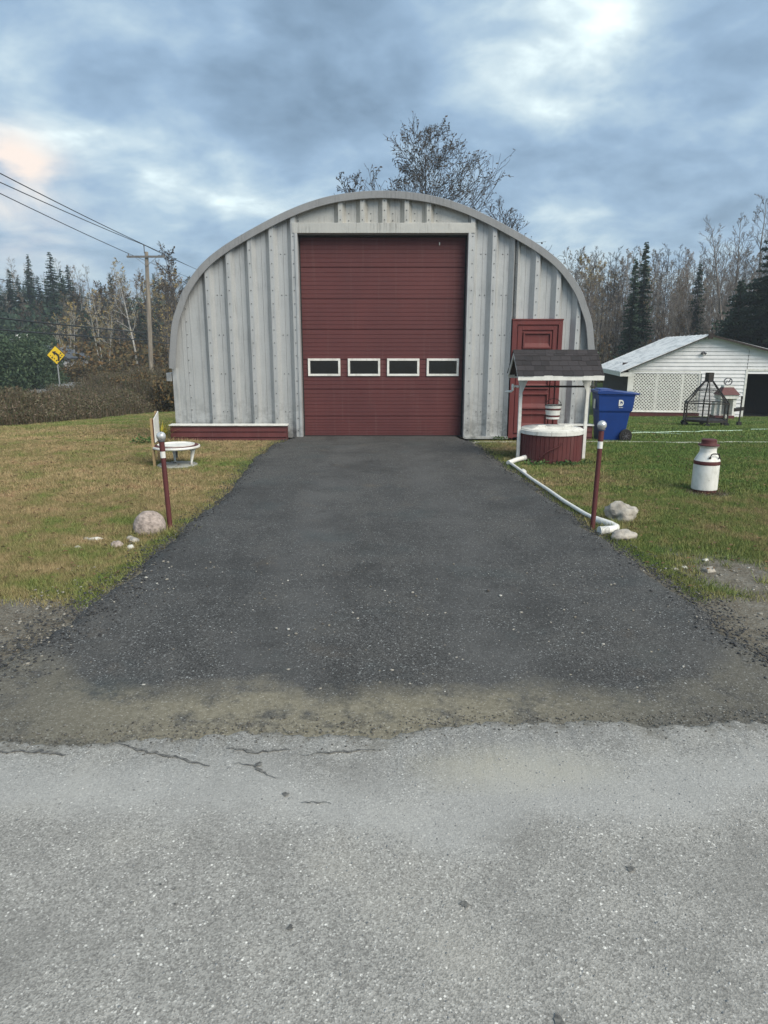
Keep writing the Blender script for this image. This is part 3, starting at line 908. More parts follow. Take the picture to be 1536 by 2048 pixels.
for k, c in enumerate(Rl):
    a, b = bounds_l[k + 1] + .002, bounds_l[k] - .002
    if k == 0: b = -1.585
    ridged_sheet(a, b, [c], -.0 if k else 0).build('wall_panel', M['galv'], hut)
    rivet_col(c, DEP, .15, arch_z(c) - .25)
    if k in (0, 3): rivet_col(c - .17, 0, .5, arch_z(c) - .3, .72); rivet_col(c - .25, 0, .5, arch_z(c) - .3, .72)
xL = bounds_l[5]
ridged_sheet(-3.74, xL - .002, [], 0).build('wall_panel', M['galv'], hut)
ridged_sheet(-4.01, -3.744, [], 0).build('wall_panel', M['galv'], hut)
rivet_col(-3.72, 0, .3, 2.5)
bounds_r = [1.54] + [(1.615 + pitch * (k + .5)) for k in range(0, 6)]
PD0, PD1, PDZ = 2.42, 3.33, 2.2     # the person door cuts the sheets
for k, c in enumerate(Rr):
    a, b = bounds_r[k] + .002, bounds_r[k + 1] - .002
    if k == 0: a = 1.545
    if k == 5: b = 3.83
    def zb(x_, a=a, b=b):
        return PDZ if (PD0 < (a + b) / 2 < PD1) else 0
    if b > PD0 and a < PD0 < b:      # straddles: two sheets
        ridged_sheet(a, PD0 - .002, [c], 0).build('wall_panel', M['galv'], hut)
        ridged_sheet(PD0, b, [c], PDZ).build('wall_panel', M['galv'], hut)
    elif a < PD1 < b:
        ridged_sheet(a, PD1 - .002, [c], PDZ).build('wall_panel', M['galv'], hut)
        ridged_sheet(PD1, b, [c], 0).build('wall_panel', M['galv'], hut)
    else:
        ridged_sheet(a, b, [c], zb((a + b) / 2)).build('wall_panel', M['galv'], hut)
    rivet_col(c, DEP, (2.3 if PD0 < c < PD1 else .15), arch_z(c) - .2)
    if k in (0, 1): rivet_col(c + .17, 0, .5, arch_z(c) - .3, .72); rivet_col(c + .26, 0, .5, arch_z(c) - .3, .72)
ridged_sheet(3.834, 3.94, [], 0).build('wall_panel', M['galv'], hut)
# sheets over the big door
ridged_sheet(-1.58, -.99, [], HZ1).build('wall_panel', M['galv_warm'], hut)
for c in (-.79, -.39, .01, .41, .81):
    ridged_sheet(c - .20 + .001, c + .20 - .001, [c], HZ1).build('wall_panel', M['galv_warm'], hut)
    rivet_col(c, DEP, HZ1 + .05, arch_z(c) - .1, .16)
    rivet_col(c + .15, 0, HZ1 + .05, HZ1 + .2, .12)
ridged_sheet(1.01, 1.54, [], HZ1).build('wall_panel', M['galv_warm'], hut)
rivet_col(-1.56, 0, 3.95, 4.1, .1)
# vertical creases on the flat end pieces
for x0, x1 in ((-1.55, -1.02), (1.05, 1.52), (-3.98, -3.42), (3.86, 3.93)):
    x = x0
    while x < x1:
        zb_ = HZ1 if abs(x) < 1.6 else .02
        mb = MB().b2(x - .006, x + .006, FY - .007, FY + .001, zb_, arch_z(x) - .05)
        mb.build('crease', M['galv_warm'] if abs(x) < 1.6 else M['galv'], hut)
        x += .095 if abs(x) < 1.6 else .17
# header, jamb flashings
mb = MB().b2(-1.665, 1.65, FY - DEP - .012, FY + .0, HZ0, HZ1 - .002)
mb.build('header_flashing', M['galv_warm'], hut, bevel=.004)
for z in (HZ1 - .03,):
    for k in range(14): pass
mb = MB().b2(DX0 - .05, DX0, FY - DEP - .018, FY + .14, 0, HZ0)
mb.build('jamb', M['galv'], hut, bevel=.003)
mb = MB().b2(DX1, DX1 + .05, FY - DEP - .018, FY + .14, 0, HZ0)
mb.build('jamb', M['galv'], hut, bevel=.003)
mb = MB().b2(DX0, DX1, FY - .02, FY + .14, HZ0 - .012, HZ0 + .05)
mb.build('head_trim', M['galv_dark'], hut)
# sills along the ground
MB().b2(1.56, 2.42, FY - DEP - .03, FY + .01, -.01, .035).build('sill_plate', M['galv'], hut)
rivets.build('bolts', M['bolt'], hut)['kind'] = 'stuff'

# hood (fascia) in segments, an L: upright face and soffit behind it
outer = ARCS
def hood_seg(i0, i1):
    mb = MB(); vs, fs = [], []
    for i_ in range(i0, i1 + 1):
        x, z = outer[i_]
        a, b = outer[max(i_ - 1, 0)], outer[min(i_ + 1, len(outer) - 1)]
        d = Vector((b[0] - a[0], b[1] - a[1])).normalized()
        nrm = Vector((d.y, -d.x))          # outward
        if nrm.dot(Vector((x, z - 1))) < 0: nrm = -nrm
        def q(o, y): return (x + nrm.x * o, y, z + nrm.y * o)
        # lip, face, outer return over the roof
        vs += [q(-.10, FY - .135), q(-.092, FY - .155), q(.022, FY - .165), q(.03, FY - .15), q(.03, FY + .12), q(.018, FY + .12), q(.012, FY - .14), q(-.088, FY - .135)]
    m_ = i1 - i0 + 1
    for i_ in range(m_ - 1):
        a, b = 8 * i_, 8 * i_ + 8
        for k in range(8):
            l = (k + 1) % 8
            fs.append((a + k, b + k, b + l, a + l))
    fs += [tuple(range(8)), tuple(range(8 * m_ - 1, 8 * m_ - 9, -1))]
    return mb.add(vs, fs)
cuts = [2, 16, 29, 38, 50, 60, len(outer) - 3]
no = len(outer)
cuts = [1, int(no * .2), int(no * .36), int(no * .47), int(no * .585), int(no * .74), no - 2]
for a, b in zip(cuts[:-1], cuts[1:]):
    mb = hood_seg(a, b)
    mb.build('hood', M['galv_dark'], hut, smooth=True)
# filler behind the hood closing the wall edge
mb = MB(); vs, fs = [], []
for i_, (x, z) in enumerate(outer):
    s_ = .955
    a, b = outer[max(i_ - 1, 0)], outer[min(i_ + 1, no - 1)]
    d = Vector((b[0] - a[0], b[1] - a[1])).normalized(); nrm = Vector((d.y, -d.x))
    if nrm.dot(Vector((x, z - 1))) < 0: nrm = -nrm
    vs += [(x, FY + .016, z), (x - nrm.x * .1, FY + .016, z - nrm.y * .1)]
for i_ in range(no - 1): fs.append((2 * i_, 2 * i_ + 1, 2 * i_ + 3, 2 * i_ + 2))
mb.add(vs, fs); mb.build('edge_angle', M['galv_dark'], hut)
# arched shell running back, corrugated along its length
outer_full = [(3.965, -1.7)] + outer + [(-4.035, -1.7)]
mb = MB(); vs, fs = [], []
ysh, k = [], 0
y = FY + .02
while y < FY + 11.5:
    for d in (0, .10, .16, .30, .36, .46): ysh.append((y + d, .0 if d in (0, .10, .46) else .055))
    y += .52
for (yy, e) in ysh:
    for (x, z) in outer_full:
        f = 1 - (.07 - e) / 4.1
        vs.append((x * f, yy, (z - 1) * f + 1 if z > 0 else z))
m_ = len(outer_full)
for i_ in range(len(ysh) - 1):
    for j in range(m_ - 1):
        fs.append((i_ * m_ + j, i_ * m_ + j + 1, (i_ + 1) * m_ + j + 1, (i_ + 1) * m_ + j))
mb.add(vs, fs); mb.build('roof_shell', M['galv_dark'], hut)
# back wall
mb = MB(); mb.add([(x * .98, FY + 11.5, z * .98 if z > 0 else z) for x, z in outer_full], [tuple(range(len(outer_full)))])
mb.build('back_wall', M['galv'], hut)
# base flange at both lower corners, meter box
for s_ in (-1, 1):
    MB().b2(s_ * 3.965 - .035 - .045, s_ * 3.965 - .035 + .045, FY - .03, FY + .03, -.4, 1.32).build('corner_post', M['galv'], hut, bevel=.004)
MB().b2(-4.16, -4.06, FY - .05, FY + .3, 1.08, 1.24).build('meter_box', M['signback'], hut, bevel=.01)

# overhead door
od = MB().b2(DX0 + .002, DX1 - .002, FY + .17, FY + .19, 0, HZ0).build('overhead_door', M['dark_in'], hut)
seam_z = [0, .40, .92, 1.48, 2.04, 2.60, 3.16, 3.725]
for si in range(7):
    z0, z1 = seam_z[si] + .0015, seam_z[si + 1] - .0015
    nr = 7
    mb = MB(); prof = [(z0, .02), (z0 + .004, .006)]
    for k in range(nr):
        a = z0 + .012 + (z1 - z0 - .024) * k / nr; b = z0 + .012 + (z1 - z0 - .024) * (k + 1) / nr
        g = .006
        prof += [(a + .004, .006), (a + g, .0), (b - g, .0), (b - .004, .006)]
    prof += [(z1 - .004, .006), (z1, .02)]
    vs, fs = [], []
    for z, d in prof:
        vs += [(DX0 + .012, FY + .115 + d, z), (DX1 - .012, FY + .115 + d, z)]
    for i_ in range(len(prof) - 1): fs.append((2 * i_, 2 * i_ + 1, 2 * i_ + 3, 2 * i_ + 2))
    mb.add(vs, fs); mb.build('door_section', M['door_red'], od)
MB().b2(DX0 + .01, DX1 - .01, FY + .10, FY + .16, .006, .03).build('bottom_seal', M['rubber'], od)
MB().b2(DX0, DX0 + .022, FY + .085, FY + .13, 0, HZ0 - .02).build('weather_strip', M['rubber'], od)
MB().b2(DX1 - .03, DX1, FY + .085, FY + .13, 0, HZ0 - .02).build('weather_strip', M['rubber'], od)
MB().b2(DX0, DX1, FY + .085, FY + .13, HZ0 - .045, HZ0 - .012).build('weather_strip', M['rubber'], od)
wz0, wz1 = 1.175, 1.505
for (a, b) in ((616.6, 681), (696, 760.4), (774, 838.4), (853, 917)):
    x0, x1 = (a - 768) / 1365 * 13.19, (b - 768) / 1365 * 13.19
    mb = MB(); fw = .042; y0, y1 = FY + .09, FY + .125
    mb.b2(x0, x1, y0, y1, wz0, wz0 + fw); mb.b2(x0, x1, y0, y1, wz1 - fw, wz1)
    mb.b2(x0, x0 + fw, y0, y1, wz0 + fw, wz1 - fw); mb.b2(x1 - fw, x1, y0, y1, wz0 + fw, wz1 - fw)
    mb.build('window_frame', M['white'], od, bevel=.004)
    MB().b2(x0 + fw, x1 - fw, FY + .106, FY + .113, wz0 + fw, wz1 - fw).build('pane', M['glass'], od)
MB().b2(1.02, 1.035, FY + .09, FY + .115, 3.55, 3.60).build('latch_tab', M['white'], od)

# person door
pdr = MB().b2(PD0 + .05, PD1 - .05, FY - .10, FY - .06, .08, PDZ - .06).build('person_door', M['red2'], hut, bevel=.004)
mb = MB()
mb.b2(PD0 - .02, PD0 + .07, FY - .14, FY + .02, 0, PDZ + .005); mb.b2(PD1 - .07, PD1 + .01, FY - .14, FY + .02, 0, PDZ + .005)
mb.b2(PD0 + .07, PD1 - .07, FY - .14, FY + .02, PDZ - .075, PDZ + .005)
mb.build('door_frame', M['red2'], pdr, bevel=.003)
MB().b2(PD0 - .03, PD1 + .02, FY - .15, FY + .02, PDZ + .006, PDZ + .03).build('drip_cap', M['red2'], pdr)
MB().b2(PD0 + .07, PD1 - .07, FY - .13, FY - .05, .02, .075).build('threshold', M['red2'], pdr)
for k in range(5):
    z1 = 1.99 - k * .375; z0 = z1 - .30
    xa_, xb_ = PD0 + .19, PD1 - .19
    mb = MB()
    # raised picture-frame rim with a sunk face
    o_, i_w = .0, .035
    mb.b2(xa_, xb_, FY - .135, FY - .10, z1 - .03, z1); mb.b2(xa_, xb_, FY - .135, FY - .10, z0, z0 + .03)
    mb.b2(xa_, xa_ + .03, FY - .135, FY - .10, z0 + .03, z1 - .03); mb.b2(xb_ - .03, xb_, FY - .135, FY - .10, z0 + .03, z1 - .03)
    mb.build('panel_rim', M['red2'], pdr, bevel=.004)
    mb = MB()
    mb.add([(xa_ + .03, FY - .101, z1 - .03), (xb_ - .03, FY - .101, z1 - .03), (xb_ - .03, FY - .104, z0 + .10), (xa_ + .03, FY - .104, z0 + .10), (xa_ + .03, FY - .134, z0 + .03), (xb_ - .03, FY - .134, z0 + .03)], [(0, 1, 2, 3), (3, 2, 5, 4)])
    mb.build('door_panel', M['red2'], pdr)
# stiles
MB().b2(PD0 + .085, PD0 + .165, FY - .122, FY - .10, .1, PDZ - .09).build('door_stile', M['red2'], pdr, bevel=.003)
MB().b2(PD1 - .165, PD1 - .085, FY - .122, FY - .10, .1, PDZ - .09).build('door_stile', M['red2'], pdr, bevel=.003)
MB().b2(PD0 + .165, PD1 - .165, FY - .122, FY - .10, PDZ - .17, PDZ - .09).build('door_rail', M['red2'], pdr, bevel=.003)

# low red board boxes against the wall
def skirt_box(x0, x1, label):
    t_ = thing('planter_box', label, 'planter', ((x0 + x1) / 2, FY - .2, 0), 'red board boxes at the foot of the metal wall')
    for k in range(3):
        z0 = -.06 + k * .105
        mb = MB()
        mb.prism([(x0, FY - .30, z0), (x0, FY - .28, z0 + .10), (x0, FY - .26, z0 + .10), (x0, FY - .26, z0)], (x1 - x0, 0, 0))
        mb.build('board', M['red'], t_)
        MB().b2(x0 + .0, x0 + .02, FY - .255, FY - .09, z0, z0 + .10).build('end_board', M['red'], t_)
        MB().b2(x1 - .02, x1, FY - .255, FY - .09, z0, z0 + .10).build('end_board', M['red'], t_)
    MB().b2(x0 - .02, x1 + .02, FY - .32, FY - .09, .258, .282).build('cap', M['white'], t_, bevel=.004)
    return t_
skirt_box(-4.08, -1.86, 'long low red board box with white cap along the left wall')
skirt_box(3.37, 3.98, 'short low red board box with white cap behind the well')

# ------------------------------------------------------------------ wishing well
WX, WY = 2.60, 10.6
well = thing('wishing_well', 'red wishing well with white posts and a dark shingled roof', 'well', (WX, WY, 0))
tub_r = .47
for k in range(44):
    a0, a1 = 2 * PI * k / 44 + .006, 2 * PI * (k + 1) / 44 - .006
    mb = MB(); r1, r0 = tub_r - random.uniform(0, .004), tub_r - .03
    def pt(r, a, z): return (WX + r * math.cos(a), WY + r * math.sin(a), z)
    top = .44
    vs = [pt(r0, a0, -.05), pt(r1, a0, -.05), pt(r1, a1, -.05), pt(r0, a1, -.05), pt(r0, a0, top), pt(r1, a0, top), pt(r1, a1, top), pt(r0, a1, top)]
    mb.add(vs, [(0, 1, 2, 3), (4, 7, 6, 5), (0, 4, 5, 1), (1, 5, 6, 2), (2, 6, 7, 3), (3, 7, 4, 0)])
    mb.build('stave', M['red'], well)
MB().lathe([(tub_r - .035, 0), (tub_r - .035, .43)], (WX, WY, 0), 32).build('tub_lining', M['dark_in'], well)
for k in range(14):
    a0, a1 = 2 * PI * k / 14 + .004, 2 * PI * (k + 1) / 14 - .004
    mb = MB()
    vs, fs = [], []
    for i_ in range(4):
        a = a0 + (a1 - a0) * i_ / 3
        for r, z in ((tub_r - .01, .425), (tub_r + .018, .425), (tub_r + .022, .482), (tub_r - .01, .486)):
            vs.append((WX + r * math.cos(a), WY + r * math.sin(a), z))
    for i_ in range(3):
        for q in range(4): fs.append((4 * i_ + q, 4 * i_ + (q + 1) % 4, 4 * i_ + 4 + (q + 1) % 4, 4 * i_ + 4 + q))
    fs += [(0, 3, 2, 1), (12, 13, 14, 15)]
    mb.add(vs, fs); mb.build('rim_segment', M['white'], well)
lid = MB().lathe([(0, .486), (tub_r - .01, .486), (tub_r - .005, .496), (tub_r - .02, .506), (0, .508)], (WX, WY, 0), 40).build('lid', M['white'], well, smooth=True)
for sx in (-1, 1):
    mb = MB()
    cx = WX + sx * .20
    mb.tube([(cx - .075, WY - .2, .53), (cx - .05, WY - .2, .555), (cx + .05, WY - .2, .555), (cx + .075, WY - .2, .53)], .009, 8)
    mb.b2(cx - .05, cx + .05, WY - .206, WY - .196, .532, .548)
    mb.build('lid_handle', M['white'], lid)
mb = MB().prism([(WX - .36, WY - .24, .505), (WX + .36, WY - .24, .505), (WX + .30, WY - .24, .53), (WX - .30, WY - .24, .53)], (0, .40, 0))
mb.build('lid_boss', M['white'], lid, bevel=.006)
pX = (2.09, 3.11)
for x in pX:
    MB().b2(x - .024, x + .024, WY - .05, WY - .002, -.02, 1.30).build('post', M['white'], well, bevel=.003)
    sg = 1 if x < WX else -1
    mb = MB().prism([(x + sg * .024, WY - .055, 1.30), (x + sg * .13, WY - .055, 1.30), (x + sg * .024, WY - .055, 1.05)], (0, .022, 0))
    mb.build('brace', M['white'], well)
    mb = MB().prism([(x - sg * .024, WY - .055, 1.30), (x - sg * .06, WY - .055, 1.30), (x - sg * .024, WY - .055, 1.12)], (0, .022, 0))
    mb.build('brace', M['white'], well)
# roof
RX0, RX1, RZ, EZ = 1.96, 3.21, 1.665, 1.315
RYf, RYb, RYc = WY - .43, WY + .43, WY
sl = math.atan2(RZ - EZ, .43)
roof = MB()
for s_ in (-1, 1):
    ye_ = RYc + s_ * .43
    roof.prism([(RX0 + .02, RYc, RZ - .012), (RX0 + .02, ye_, EZ - .012), (RX0 + .02, ye_, EZ - .03), (RX0 + .02, RYc, RZ - .036)], (RX1 - RX0 - .04, 0, 0))
roof = roof.build('roof', M['shingle_under'], well)
sh_me = {}
ncourse = 5
for s_ in (-1, 1):
    for cidx in range(ncourse):
        f0, f1 = cidx / ncourse, (cidx + 1) / ncourse
        xcur = RX0 - .005 + (0 if cidx % 2 else -.06)
        while xcur < RX1 + .005:
            w = random.uniform(.11, .17)
            a, b = max(xcur, RX0 - .01), min(xcur + w, RX1 + .012)
            if b - a > .02:
                drop = random.uniform(-.004, .012)
                y0, z0 = RYc + s_ * .43 * (f0 - .02), RZ - (RZ - EZ) * (f0 - .02)
                y1, z1 = RYc + s_ * (.43 * f1 + drop + .012), RZ - (RZ - EZ) * (f1 + (drop + .012) / .43)
                lift0, lift1 = .001, .010 + random.uniform(0, .003)
                mb = MB().prism([(a + .0015, y0, z0 + lift0), (a + .0015, y1, z1 + lift1), (a + .0015, y1, z1 + lift1 - .007), (a + .0015, y0, z0 + lift0 - .004)], (b - a - .003, 0, 0))
                mb.build('shingle', M['shingle'], roof)
            xcur += w
x = RX0 - .01
while x < RX1:
    b = min(x + .16, RX1 + .01)
    mb = MB()
    mb.prism([(x, RYc - .07, RZ - .045), (x, RYc, RZ + .013), (x, RYc + .07, RZ - .045), (x, RYc + .07, RZ - .053), (x, RYc, RZ + .005), (x, RYc - .07, RZ - .053)], (b - x - .003, 0, 0))
    mb.build('ridge_shingle', M['shingle'], roof)
    x += .16
for s_ in (-1, 1):
    y_ = RYc + s_ * .425
    MB().b2(RX0, RX1 + .01, min(y_, y_ + s_ * .018), max(y_, y_ + s_ * .018), EZ - .075, EZ - .006).build('fascia_board', M['white'], roof, bevel=.002)
for x in (RX0, RX1 - .018):
    for s_ in (-1, 1):
        mb = MB().prism([(x, RYc, RZ - .014), (x, RYc + s_ * .43, EZ - .016), (x, RYc + s_ * .43, EZ - .07), (x, RYc, RZ - .07)], (.018, 0, 0))
        mb.build('barge_board', M['white'], roof)
    mb = MB().prism([(x + .012, RYc - .36, EZ - .01), (x + .012, RYc + .36, EZ - .01), (x + .012, RYc, RZ - .06)], (.01 if x < 2.5 else -.01, 0, 0))
    if x > 2.5: mb.build('gable_board', M['red'], roof)
for y_ in (WY - .026,):
    MB().b2(RX0 + .03, RX1 - .03, y_ - .02, y_ + .02, 1.285, 1.33).build('tie_beam', M['shingle_under'], roof)
# axle, crank, rope
MB().tube([(2.0, WY - .026, 1.13), (3.22, WY - .026, 1.13)], .015, 8).build('axle', M['black'], well)
MB().tube([(2.06, WY - .026, 1.13), (1.945, WY - .026, 1.135)], .017, 8).build('crank_shaft', M['pvc'], well)
MB().tube([(1.96, WY - .05, 1.17), (1.96, WY - .05, 1.075), (1.94, WY - .055, 1.06), (1.84, WY - .06, 1.055)], [.018, .018, .018, .012], 8).build('crank', M['pvc'], well, smooth=True)
MB().tube([(2.60, WY - .026, 1.13), (2.605, WY - .026, 1.0), (2.60, WY - .026, .945)], .006, 6).build('rope', M['rope'], well)
MB().lathe([(.022, -.05), (.027, -.04), (.027, .04), (.022, .05)], (0, 0, 0), 12)
# hose on the tub
hp = []
for k in range(14):
    f = k / 13
    a = R(-128 + 46 * f)
    zz = .03 + .34 * f ** 1.1 + .035 * math.sin(f * 5)
    hp.append((WX + (tub_r + .018) * math.cos(a), WY + (tub_r + .018) * math.sin(a), zz))
tag(MB().tube(hp, .009, 6).build('hose', M['red'], None, smooth=True), 'thin dark red tube snaking up the front of the well', 'hose')
# bucket
bk = thing('bucket', 'small white bucket with red stripes hanging in the well', 'bucket', (2.6, WY - .026, .64))
bx, by = 2.6, WY - .026
segs = [(.640, .672, 'white'), (.672, .70, 'red'), (.70, .775, 'white'), (.775, .803, 'red'), (.803, .85, 'white')]
for z0, z1, mt in segs:
    r = lambda z: .098 + .026 * (z - .64) / .21
    MB().lathe([(r(z0) - .006, z0), (r(z0), z0 + .001), (r(z1), z1 - .001), (r(z1) - .006, z1)], (bx, by, 0), 28).build('bucket_band', M[mt], bk, smooth=True)
MB().lathe([(0, .643), (.09, .643)], (bx, by, 0), 24).build('bucket_base', M['white'], bk)
MB().lathe([(.118, .845), (.126, .845), (.128, .856), (.118, .856)], (bx, by, 0), 28, True).build('bucket_rim', M['black'], bk)
MB().tube([(bx + .125 * math.cos(a), by, .83 + .125 * math.sin(a) * .95) for a in np.linspace(0, PI, 15)], .005, 6).build('bail', M['black'], bk)
# flowers and weeds round the tub
def leafclump(name, cx, cy, n, r, h, mat, label, cat='plant', sz=.03):
    V, F = [], []
    o = 0
    for k in range(n):
        a, rr = random.uniform(0, 2 * PI), r * math.sqrt(random.random())
        p = Vector((cx + rr * math.cos(a), cy + rr * math.sin(a) * .5, Hs(cx, cy) + h * random.random() ** 1.5))
        d = Vector((random.gauss(0, 1), random.gauss(0, 1), random.gauss(.3, .6))).normalized()
        e = d.orthogonal().normalized()
        e = (Matrix.Rotation(random.uniform(0, 6), 3, d) @ e)
        s = sz * random.uniform(.5, 1.2)
        V += [p, p + d * s + e * s * .4, p + d * s * 2, p + d * s - e * s * .4]
        F.append((o, o + 1, o + 2, o + 3)); o += 4
    mb = MB(); mb.add(V, F)
    return tag(mb.build(name, mat), label, cat, kind='stuff')
leafclump('weed_clump', 2.28, 10.08, 160, .17, .07, M['greenplant'], 'low green weeds at the left foot of the well')
leafclump('weed_clump', 2.72, 10.05, 260, .22, .06, M['greenplant'], 'low green weeds at the front foot of the well')
leafclump('weed_clump', 3.12, 10.2, 120, .15, .05, M['greenplant'], 'low green weeds beside the right post of the well')
leafclump('flower', 2.28, 10.1, 26, .10, .10, M['mag'], 'tiny magenta flowers at the left foot of the well', 'flower', .018)
leafclump('weed_clump', 2.25, 13.1, 120, .14, .09, M['greenplant'], 'green weeds at the wall beside the red person door')

# ------------------------------------------------------------------ drain pipe along the drive
pipe = thing('drain_pipe', 'white plastic drain pipe running along the right driveway edge', 'pipe', (2.0, 8.3, 0))
pz = .030
P0 = [(1.87, 10.08), (1.90, 9.4), (1.92, 8.8), (1.97, 8.1), (2.0, 7.5), (2.06, 6.9), (2.13, 6.5)]
MB().tube([(a + .02, b, pz) for a, b in P0], .021, 12).build('pipe_run', M['pvc'], pipe, smooth=True)
MB().tube([(1.86, 10.10, pz), (2.02, 10.28, .05), (2.14, 10.38, .06)], .036, 12).build('elbow', M['pvc'], pipe, smooth=True)
MB().tube([(2.13, 10.37, .06), (2.19, 10.42, .062)], .042, 12).build('coupling', M['pvc'], pipe, smooth=True)
MB().tube([(1.94, 9.42, pz), (1.945, 9.32, pz)], .031, 12).build('coupling', M['pvc'], pipe, smooth=True)
MB().tube([(2.12, 6.62, pz), (2.20, 6.40, pz + .005), (2.22, 6.32, pz), (2.19, 6.26, pz), (2.10, 6.22, pz)], .038, 14).build('elbow', M['pvc'], pipe, smooth=True)
mb = MB()
for k in range(7): mb.tube([(2.115 - k * .014, 6.222 - k * .004, pz), (2.107 - k * .014, 6.22 - k * .004, pz)], .043, 12)
mb.build('threaded_end', M['pvc'], pipe, smooth=True)

# ------------------------------------------------------------------ globe posts
def globe_post(base, top, label):
    t_ = thing('marker_post', label, 'post', (base[0], base[1], 0), 'globe topped posts beside the driveway')
    b, tt = Vector((base[0], base[1], -.05)), Vector(top)
    d = (tt - b).normalized()
    def at(f): return b + (tt - b) * f
    MB().tube([b, at(.80)], .023, 14).build('post_tube', M['red'], t_, smooth=True)
    MB().tube([at(.80), at(.865)], .0245, 14).build('reflective_band', M['white'], t_, smooth=True)
    MB().tube([at(.865), at(.96)], .0255, 14).build('post_cap', M['red'], t_, smooth=True)
    mb = MB(); rr = .044
    mb.lathe([(max(1e-5, rr * math.sin(a)), rr - rr * math.cos(a)) for a in np.linspace(0.02, PI - .02, 14)], tuple(tt - Vector((0, 0, .03))), 20)
    mb.build('globe', M['globe'], t_, smooth='all')
    MB().lathe([(.03, 0), (.034, .004), (.034, .012), (.03, .016)], tuple(tt - Vector((0, 0, .035))), 16).build('globe_collar', M['hub'], t_, smooth=True)
globe_post((-2.045, 6.32), (-2.07 - .01, 6.36, .885), 'leaning red post with glass globe beside the pink boulder')
globe_post((2.02, 6.40), (2.055, 6.45, .98), 'leaning red post with glass globe by the drain pipe end')

# ------------------------------------------------------------------ boulders and stones
def rock(x, y, sx, sy, sz, mat, label, seed=0, name='boulder', rz=0, sub=4, rough=.3, cut=0):
    bm = bmesh.new(); bmesh.ops.create_icosphere(bm, subdivisions=sub, radius=1)
    from mathutils import noise as mn
    o = Vector((seed * 7.3, seed * 3.1, seed * 1.7))
    for v_ in bm.verts:
        d = v_.co.normalized()
        k = 1 + rough * mn.noise(d * 1.1 + o) + rough * .5 * mn.noise(d * 2.7 + o) + rough * .16 * mn.noise(d * 7 + o)
        c_ = mn.cell(d * 1.6 + o)
        k += rough * .12 * (c_ - .5)
        v_.co = Vector((d.x * sx * k, d.y * sy * k, d.z * sz * k))
        if cut and v_.co.z > sz * cut: v_.co.z = sz * cut + (v_.co.z - sz * cut) * .3
        v_.co = Matrix.Rotation(rz, 3, 'Z') @ v_.co
    me = bpy.data.meshes.new(name); bm.to_mesh(me); bm.free()
    me.materials.append(mat); me.shade_smooth()
    ob = link(name, me, None, (x, y, Hs(x, y) + sz * .45))
    return tag(ob, label, 'stone')
rock(-2.215, 6.24, .150, .14, .155, M['stone_pink'], 'large rounded pink granite boulder at the left post', 2, rough=.10)
rock(2.42, 6.72, .165, .13, .135, M['stone_grey'], 'large angular grey boulder behind the drain pipe end', 4, rz=.2, rough=.5)
rock(2.20, 6.05, .125, .085, .062, M['stone_grey'], 'flat oval grey stone in front of the drain pipe end', 5, rz=.3, rough=.25)
rock(-2.35, 5.78, .055, .045, .042, M['stone_pink'], 'small egg shaped pinkish stone in front of the pink boulder', 6, 'stone', sub=3)
rock(-2.245, 5.90, .045, .05, .045, M['stone_grey'], 'small grey stone between boulder and driveway', 7, 'stone', sub=3)
rock(-2.215, 5.73, .035, .03, .028, M['stone_white'], 'small white stone nearest the driveway on the left', 8, 'stone', sub=3)
rock(-2.62, 5.99, .075, .03, .028, M['stone_white'], 'long flat white stone left of the pink boulder', 9, 'stone', sub=3, rz=.25)
rock(-2.72, 6.02, .03, .025, .02, M['stone_grey'], 'small grey stone touching the long white stone', 10, 'stone', sub=3)
rock(-2.69, 5.76, .03, .022, .018, M['stone_white'], 'tiny pale stone left in front of the long white stone', 11, 'stone', sub=3)
rock(-2.84, 5.83, .02, .016, .01, M['stone_white'], 'tiny pale chip farthest left in the mown grass', 12, 'stone', sub=3)
rock(-2.33, 6.04, .03, .035, .028, M['stone_grey'], 'small grey stone at the foot of the pink boulder', 19, 'stone', sub=3)
rock(2.56, 5.12, .045, .03, .028, M['stone_grey'], 'pale grey angular stone on the bare earth at right', 13, 'stone', sub=3, rough=.5)
rock(2.40, 5.2, .025, .02, .014, M['stone_white'], 'small white stone left of the pale angular stone', 14, 'stone', sub=3)
rock(2.31, 5.16, .03, .02, .012, M['stone_grey'], 'small flat stone nearest the driveway on the bare earth', 15, 'stone', sub=3)
rock(2.66, 5.4, .03, .02, .012, M['stone_white'], 'small white chip behind the pale angular stone', 16, 'stone', sub=3)
rock(2.52, 7.95, .022, .018, .014, M['stone_white'], 'tiny pale stone on the lawn between post and milk can', 17, 'stone', sub=3)
rock(4.2, 6.7, .018, .016, .014, M['stone_white'], 'tiny pale stone on the lawn in front of the milk can', 18, 'stone', sub=3)

# ------------------------------------------------------------------ milk can
cx, cy = 3.92, 8.2
can = thing('milk_can', 'old white milk can with red lid and red stripe', 'milk can', (cx, cy, 0))
z0 = Hs(cx, cy)
def cl(prof, nm, mt, par=can, n=36): return MB().lathe([(r, z + z0) for r, z in prof], (cx, cy, 0), n).build(nm, M[mt], par, smooth=True)
cl([(.158, -.02), (.160, .035), (.164, .038)], 'foot_band', 'red')
body = cl([(.163, .036), (.169, .042), (.168, .325), (.166, .345)], 'can_body', 'white')
cl([(.1695, .345), (.1705, .352), (.1705, .385), (.168, .39)], 'stripe', 'red')
cl([(.168, .39), (.160, .405), (.125, .465), (.112, .485), (.108, .50), (.108, .545), (.128, .562), (.132, .568), (.12, .57)], 'neck', 'white')
cl([(.105, .568), (.138, .572), (.140, .578), (.135, .586), (.102, .592), (.098, .598), (.098, .640), (.09, .646), (0, .648)], 'lid', 'red')
